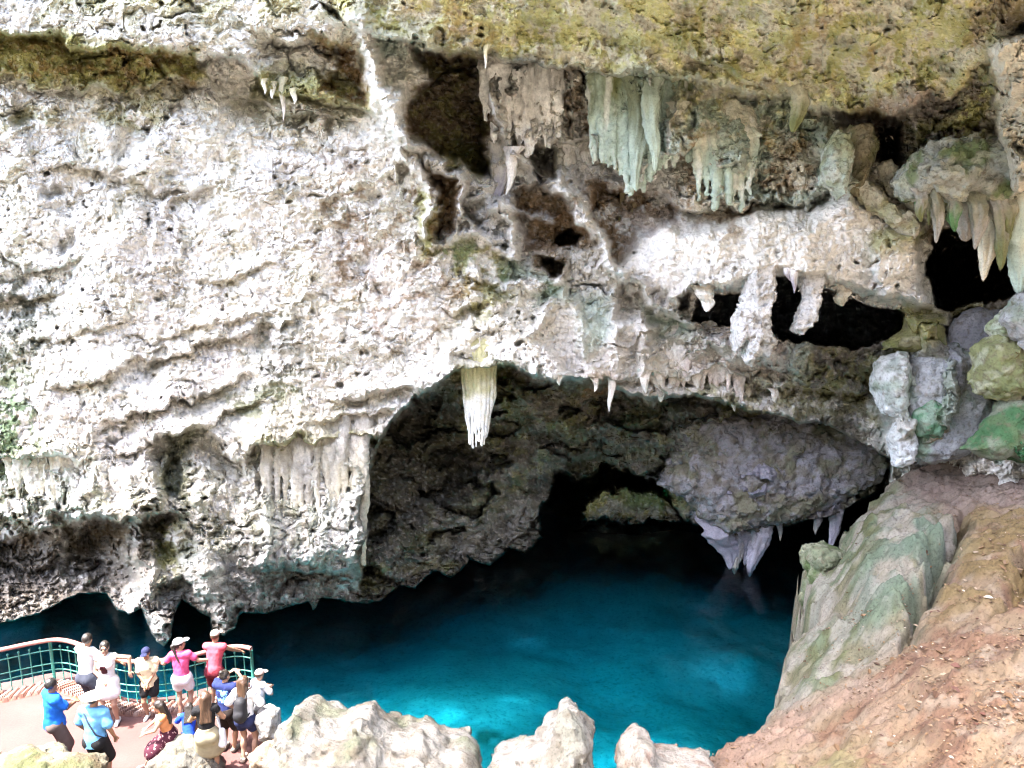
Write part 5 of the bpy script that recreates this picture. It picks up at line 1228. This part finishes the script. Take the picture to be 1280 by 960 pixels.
        nrm_ = TT((0,pel[1],2+Z))-TT((0,pel[1],1+Z)); S.clip(TT((0,pel[1],hem+Z)), -nrm_)
        S.clip(nk+np.array([0,0,.035]), nrm_ + np.array([0,-.25,0]))
        wr = fbm3(np.stack(np.meshgrid(*[S.o[i]+S.h*np.arange(S.n[i]) for i in range(3)], indexing='ij'), -1)*np.array([1,1,.6]), 11, 2, 3)
        S.F = S.F + .010*wr.astype(np.float32)
        part(nm, S, mat)
    if bottom:
        nm, mat, ln, g, top = bottom
        S = Sdf(lo, hi, HN)
        S.ell(pel+np.array([0,.005,.0]), (.160+g,.122+g,.14+g), .03); S.cone(pel, waist, .122+g, .112+g, .03)
        for sx in (-1,1): S.ell(pel+np.array([sx*.075,.065,-.03]), (.085+g,.08+g,.09+g), .04)
        if nm == 'skirt':
            for (hip, kn, an, sx) in LEG:
                S.cone(hip, hip+(kn-hip)*ln, .10+g, .115+g*1.5, .06)
            mid = (LEG[0][0]+LEG[1][0])/2; mk = (LEG[0][1]+LEG[1][1])/2; S.cone(mid, mid+(mk-mid)*ln, .11+g, .13+g*1.5, .06)
        else:
            for (hip, kn, an, sx) in LEG:
                S.cone(hip, hip+(kn-hip)*min(ln,1), .088+g, .066+g*1.5, .02)
                if ln > 1: S.cone(kn, kn+(an-kn)*(ln-1), .066+g, .052+g, .02)
        S.clip(TT((0,pel[1],top+Z)), TT((0,0,2))-TT((0,0,1)))
        part(nm, S, mat)
    if hair:
        hc, style = hair
        S = Sdf(hd-np.array([.3,.3,.62]), hd+np.array([.3,.3,.3]), .009)
        S.ell(hp(0,.022,.035), (.086,.102,.098), .02, HM)
        if style in ('long','tail'):
            back = hp(0,.085,0); 
            if style == 'long':
                for ox in (-.06,-.03,0,.03,.06): S.cone(hp(ox,.07,.02), TT((ox*1.3,pel[1]+.115,1.20+Z)), .042, .026, .03)
                for sx in (-1,1): S.cone(hp(sx*.072,.02,.02), TT((sx*.095,pel[1]+.05,1.34+Z)), .03, .022, .03)
            else:
                S.cone(hp(0,.09,.05), hp(0,.14,.02), .03, .035, .02); S.cone(hp(0,.14,.02), TT((0,pel[1]+.12,1.28+Z)), .035, .014, .02)
        elif style == 'bun': S.ell(hp(0,.07,.12), (.045,.045,.042), .015)
        gg = np.meshgrid(*[S.o[i]+S.h*np.arange(S.n[i]) for i in range(3)], indexing='ij')
        qq = np.stack([gg[i]-hd[i] for i in range(3)], -1)@HM
        face_cut = np.sqrt((qq[...,0]/.066)**2+((qq[...,1]+.095)/.085)**2+((qq[...,2]+.03)/.105)**2)-1
        S.F = np.maximum(S.F, (-face_cut*.06).astype(np.float32))
        low = np.where(qq[...,1] < .0 if style in ('long',) else np.full(qq.shape[:-1], style not in ('tail',)), -.035-qq[...,2], -1) if style != 'long' else np.full(qq.shape[:-1], -1.)
        S.F = np.maximum(S.F, np.where(qq[...,1] < .06, low, low-.04).astype(np.float32))
        S.F += .004*noise3(qq[...,0]*60, qq[...,1]*60, qq[...,2]*8, 4)
        part('hair', S, M_HAIR, hc)
    if hat:
        style, mat = hat
        S = Sdf(hd-np.array([.3,.3,.15]), hd+np.array([.3,.3,.3]), .009)
        S.ell(hp(0,.016,.060), (.092,.112,.092), .01, HM)
        if style == 'cap': S.ell(hp(0,-.135,.062), (.075,.075,.012), .012, HM)
        else: S.ell(hp(0,.01,.062), (.20,.215,.014), .02, HM)
        gg = np.meshgrid(*[S.o[i]+S.h*np.arange(S.n[i]) for i in range(3)], indexing='ij')
        qq = np.stack([gg[i]-hd[i] for i in range(3)], -1)@HM
        S.F = np.maximum(S.F, (.050-qq[...,2]).astype(np.float32))
        part('cap' if style == 'cap' else 'sun_hat', S, mat)
    if shoes is not None:
        for (hip, kn, an, sx) in LEG:
            S = Sdf(an-np.array([.14,.3,.12]), an+np.array([.14,.2,.12]), .010)
            S.cone(an+np.array([0,.025,-.025]), an+np.array([sx*.02,-.155,-.040]), .045, .036, .03); S.ell(an+np.array([0,.03,-.015]), (.046,.05,.05), .02)
            S.clip(an+np.array([0,0,-.068]), (0,0,-1)); S.clip(an+np.array([0,0,.02]), (0,0,1))
            part('shoe', S, cloth('shoe_%02d%02d%02d' % tuple(int(c*99) for c in shoes), shoes))
    if extra: extra(ctx)
    return root

wht = cloth('white_cotton', (.62,.62,.64)); navy = cloth('navy_cotton', (.018,.022,.06)); blk = cloth('black_cotton', (.012,.012,.014)); dgry = cloth('dark_grey_cotton', (.035,.035,.045))
DK, BR, BLK = (.016,.012,.010), (.05,.026,.015), (.008,.007,.007)

def sunglasses(c):
    hp = c['hp']; S = Sdf(c['hd']-.15, c['hd']+.15, .008)
    for sx in (-1,1): S.ell(hp(sx*.033,-.092,.010), (.026,.012,.019), .006, c['HM']); S.cone(hp(sx*.058,-.085,.014), hp(sx*.08,.0,.012), .006, .006, .004)
    c['part']('sunglasses', S, plain_mat('dark_lens', (.01,.01,.012), .15, spec=.6))

# --- along the railing
person('man in a white T-shirt and dark shorts, back turned, leaning on the railing', (116,899), 788, 158, 'tan', False, .10, 28, 0, H=1.84, arms=
       {0:((-.42,-.42,1.02),(-.6,.5,-.4)), 1:((.36,-.48,1.00),(.7,.5,-.3))}, shirt=('tee_shirt', wht, .62, .86, .020), bottom=('shorts', cloth('slate_shorts', (.04,.045,.065)), .85, .03, 1.0), hair=(DK,'short'), shoes=(.25,.2,.18))
def p2x(c):
    sunglasses(c)
    S = Sdf(c['lo'], c['hi'], HN); TT = c['TT']; Z = c['Z']; c['torso'](S, .024); S.clip(TT((0,0,1.12+Z)), (0,0,-1)); S.clip(TT((0,0,1.30+Z)), (0,0,1)); S.clip((.055,0,0), (1,0,0)); S.clip((-.055,0,0), (-1,0,0)); S.clip((0,-.02,0), (0,1,0))
    c['part']('crop_top', S, cloth('dark_plum_cotton', (.05,.015,.02)))
person('woman in white skirt and open white vest facing us, one elbow up on the railing', (141,903), 804, 5, 'light', True, -.04, 10, 0,
       {0:((-.02,-.20,1.06),(-.8,.4,-.5)), 1:((.44,-.02,1.12),(.5,.3,.9))}, shirt=('vest', wht, 0, 1.02, .012), bottom=('skirt', wht, .45, .014, 1.06), hair=(DK,'tail'), shoes=(.6,.6,.6), extra=p2x)
person('person in cream printed T-shirt and dark cap facing us, hands folded', (191,896), 811, 8, 'tan', False, .02, 0, 5,
       {0:((-.02,-.20,.98),(-.9,.3,-.2)), 1:((.03,-.21,.96),(.9,.3,-.2))}, shirt=('tee_shirt', print_mat('cream_printed_cotton', (.50,.42,.29), (.22,.16,.12), 9, .64, 1.05, 1.3), .7, .84, .030), bottom=('shorts', blk, .55, .028, .96), hair=(DK,'short'), hat=('cap', navy), shoes=(.55,.55,.55))
person('woman in pink T-shirt and white cap, both arms spread along the railing', (232,895), 801, 188, 'light', True, .03, -60, -5,
       {0:((-.52,-.20,1.12),(-.3,.4,-.9)), 1:((.52,-.20,1.14),(.3,.4,-.9))}, shirt=('tee_shirt', cloth('hot_pink_cotton', (.55,.075,.19)), .55, .86, .022), bottom=('shorts', wht, .55, .032, .98), hair=(DK,'tail'), hat=('cap', wht), shoes=(.6,.58,.56))
person('person in a coral red tank top and pale cap bending over the railing', (272,885), 794, 176, 'tan', False, .22, -10, 10,
       {0:((-.42,-.55,1.02),(-.6,.4,-.4)), 1:((.40,-.60,1.00),(.6,.4,-.5))}, shirt=('tank_top', cloth('coral_red_cotton', (.48,.07,.10)), .12, .84, .024), bottom=('shorts', cloth('maroon_shorts', (.10,.012,.02)), .8, .03, .98), hair=(BR,'short'), hat=('cap', cloth('pale_pink_cotton', (.55,.40,.36))), shoes=(.3,.25,.22))
# --- the knot of people at the right end of the railing
def backprint(c): pass
person('person in a navy shirt with a pale blue back print, arms raised taking a picture', (287,938), 840, 168, 'tan', False, .05, -15, -8,
       {0:((-.10,-.36,1.46),(-1,-.1,-.5)), 1:((.10,-.36,1.46),(1,-.1,-.5))}, shirt=('tee_shirt', print_mat('navy_printed_cotton', (.015,.022,.085), (.12,.30,.62), 16, .48, 1.12, 1.36), .6, .84, .026), bottom=('shorts', cloth('black_brown_shorts', (.022,.016,.015)), .9, .035, .98), hair=(DK,'bun'), shoes=(.15,.13,.12),
       extra=lambda c: None)
def backpack(c):
    TT, Z = c['TT'], c['Z']; y = c['pel'][1]
    S = Sdf(TT((-.3,y-.2,.85+Z)), TT((.3,y+.45,1.55+Z)), .012)
    S.cone(TT((0,y+.19,1.06+Z)), TT((0,y+.18,1.30+Z)), .13, .105, .04); S.ell(TT((0,y+.27,1.10+Z)), (.10,.07,.10), .02)
    S.clip(TT((0,y+.095,1.2+Z)), (0,-1,0))
    o = c['part']('backpack', S, cloth('charcoal_nylon', (.022,.022,.026), .6))
    for sx in (-1,1):
        P = [TT((sx*.08,y+.13,1.36+Z)), TT((sx*.09,y+.05,1.475+Z)), TT((sx*.095,y-.08,1.44+Z)), TT((sx*.10,y-.15,1.30+Z)), TT((sx*.13,y-.06,1.12+Z)), TT((sx*.10,y+.12,1.02+Z))]
        link('strap', tube_mesh('strap', P, .020, 8), cloth('charcoal_nylon', (.022,.022,.026), .6), c['root'])
person('woman in a white top and navy shorts with a charcoal backpack', (311,952), 848, 174, 'light', True, .05, -25, 0,
       {0:((-.16,-.24,1.10),(-.8,.4,-.4)), 1:((.22,-.12,1.00),(.8,.4,-.4))}, shirt=('blouse', wht, .85, .96, .024), bottom=('shorts', cloth('dark_denim', (.02,.025,.07)), .42, .024, 1.0), hair=(BR,'long'), shoes=(.4,.33,.28), extra=backpack)
person('person in pale shirt and cap half hidden beyond the woman with the backpack', (326,922), 853, 150, 'light', True, .12, -10, 10, H=1.40, arms=
       {0:((-.12,-.30,1.2),(-.8,.3,-.4)), 1:((.14,-.34,1.15),(.8,.3,-.4))}, shirt=('blouse', cloth('pale_blue_cotton', (.42,.46,.52)), .8, .86, .024), bottom=('shorts', cloth('grey_shorts', (.16,.16,.17)), .9, .03, .98), hair=(BR,'short'), hat=('cap', cloth('pale_pink_cotton', (.55,.40,.36))), shoes=(.3,.3,.3))
def shoulder_bag(c):
    S = Sdf((-.5,-.3,.4), (.1,.4,1.2), .012)
    S.cone((-.25,.02,.70), (-.25,.02,.92), .075, .065, .03); S.ell((-.25,.02,.68), (.08,.10,.07), .03)
    c['part']('shoulder_bag', S, cloth('pale_canvas', (.50,.50,.55)))
    TT, Z = c['TT'], c['Z']
    link('bag_strap', tube_mesh('bag_strap', [(-.22,.02,.95), (-.20,.06,1.2), TT((-.14,.05,1.45+Z)), TT((-.10,-.08,1.40+Z)), (-.20,-.08,1.15), (-.23,.0,.95)], .012, 6), cloth('pale_canvas', (.50,.50,.55)), c['root'])
person('woman with long hair, black top and khaki skirt carrying a pale bag', (264,972), 868, 196, 'tan', True, .06, 35, 12,
       {0:((-.16,-.22,1.06),(-.8,.4,-.4)), 1:((.10,-.26,1.14),(.8,.3,-.4))}, shirt=('top', blk, .25, 1.02, .016), bottom=('skirt', cloth('khaki_cotton', (.26,.23,.16)), .85, .03, 1.06), hair=(BR,'long'), shoes=(.25,.2,.15), extra=shoulder_bag)
# --- on the paving
person('child with dark hair in a bright blue top squatting on the paving', (238,930), None, 190, 'brown', True, .45, 0, 10,
       {0:((-.14,-.36,.52),(-.8,.2,-.3)), 1:((.14,-.36,.52),(.8,.2,-.3))}, pelvis=(0,.10,.30), H=1.28, feet={0:(-.12,-.10,.07), 1:(.12,-.10,.07)}, shirt=('top', cloth('royal_blue_cotton', (.012,.05,.42)), .9, .80, .024), bottom=('shorts', navy, .6, .02, 1.0), hair=(DK,'long'), shoes=(.3,.3,.35))
seat = at_Y(211, 920, 13.0)
person('woman in an orange top and dark floral skirt sitting on a rock', None, None, -72, 'light', True, .16, 0, 18,
       {0:((-.10,-.40,.95),(-.8,.3,-.4)), 1:((.08,-.42,.93),(.8,.3,-.4))}, pelvis=(0,.0,.76), H=1.5, loc=(seat.x, seat.y, TZ), feet={0:(-.12,-.50,.07), 1:(.10,-.44,.07)}, shirt=('tank_top', cloth('orange_cotton', (.50,.20,.09)), 0, 1.0, .014), bottom=('skirt', print_mat('dark_floral_cotton', (.045,.01,.02), (.40,.25,.25), 14, .6), .95, .03, 1.06), hair=(DK,'long'), shoes=(.3,.2,.18))
def phone(c):
    a = (c['ARM'][0][2]+c['ARM'][1][2])/2 + np.array([0,-.09,.03])
    S = Sdf(a-.15, a+.15, .008); S.cone(a-np.array([.05,0,0]), a+np.array([.05,0,0]), .03, .03, .0); S.clip(a+np.array([0,.006,0]),(0,1,0)); S.clip(a-np.array([0,.006,0]),(0,-1,0))
    o = c['part']('phone', S, plain_mat('phone_case', (.05,.04,.035), .4))
person('man in a royal blue polo shirt and grey brown trousers looking towards the pool', (76,960), 845, 140, 'brown', False, .02, 18, 0, H=1.80, arms=
       {0:((-.02,-.34,1.12),(-.8,.4,-.5)), 1:((.10,-.32,1.14),(.8,.4,-.5))}, shirt=('polo_shirt', cloth('polo_blue_cotton', (.012,.11,.50)), .72, .84, .030), bottom=('trousers', cloth('taupe_twill', (.105,.08,.075)), 1.93, .022, .98), hair=(BLK,'short'), shoes=(.05,.04,.04))
def cross_strap(c):
    TT, Z = c['TT'], c['Z']
    P = [TT((.13,.02,1.46+Z)), TT((.09,.115,1.40+Z)), TT((.0,.150,1.25+Z)), TT((-.11,.140,1.06+Z)), TT((-.185,.03,.95+Z)), TT((-.10,-.15,1.08+Z)), TT((.06,-.155,1.32+Z)), TT((.12,-.08,1.44+Z)), TT((.13,.02,1.46+Z))]
    link('cross_strap', tube_mesh('cross_strap', P, .014, 6), cloth('dark_strap', (.02,.03,.05)), c['root'])
person('man in a pale blue shirt and wide straw hat, bag strap across his back', (127,982), 864, 172, 'tan', False, .06, 0, 6, H=1.80, arms=
       {0:((-.26,-.10,.92),(-.6,.7,-.3)), 1:((.27,-.14,.94),(.6,.7,-.3))}, shirt=('shirt', cloth('sky_blue_cotton', (.10,.27,.50)), .75, .80, .034), bottom=('shorts', blk, .9, .03, .98), hair=(DK,'short'), hat=('sun', cloth('straw', (.42,.36,.30))), shoes=(.1,.08,.07), extra=cross_strap)
# ================================================================== LIGHT, SKY, CAMERA
w = bpy.data.worlds.new('World'); SC.world = w; w.use_nodes = True
nt = w.node_tree; bg = nt.nodes['Background']
sky = nt.nodes.new('ShaderNodeTexSky'); sky.sky_type = 'NISHITA'; sky.sun_disc = False
sky.sun_elevation = math.asin(SUN.z); sky.sun_rotation = math.atan2(SUN.x, SUN.y)
sky.air_density = .8; sky.dust_density = 4.0; sky.ozone_density = .6
nt.links.new(sky.outputs[0], bg.inputs[0]); bg.inputs[1].default_value = .15
ld = bpy.data.lights.new('sun', 'SUN'); ld.energy = 2.0; ld.angle = R(.5); ld.color = (1, .95, .87)
lo = bpy.data.objects.new('sun', ld); COL.objects.link(lo)
lo.rotation_euler = SUN.to_track_quat('Z', 'Y').to_euler(); lo.location = (-20, 5, 40)
cd = bpy.data.cameras.new('camera'); cd.sensor_fit = 'HORIZONTAL'; cd.sensor_width = 36; cd.lens = 36*F/1280; cd.clip_end = 500; cd.clip_start = .1
co = bpy.data.objects.new('camera', cd); COL.objects.link(co)
co.location = (0, 0, CAMZ); co.rotation_euler = (R(90)-PITCH, 0, 0)
SC.camera = co
SC.view_settings.view_transform = 'Standard'; SC.view_settings.look = 'None'; SC.view_settings.gamma = 1
SC.view_settings.exposure = 4.3
SC.cycles.max_bounces = 8; SC.cycles.diffuse_bounces = 4; SC.cycles.glossy_bounces = 2; SC.cycles.transparent_max_bounces = 12
SC.cycles.use_adaptive_sampling = True; SC.cycles.adaptive_threshold = .012
SC.cycles.use_denoising = True
SC.cycles.pixel_filter_type = 'BLACKMAN_HARRIS'; SC.cycles.filter_width = 1.15
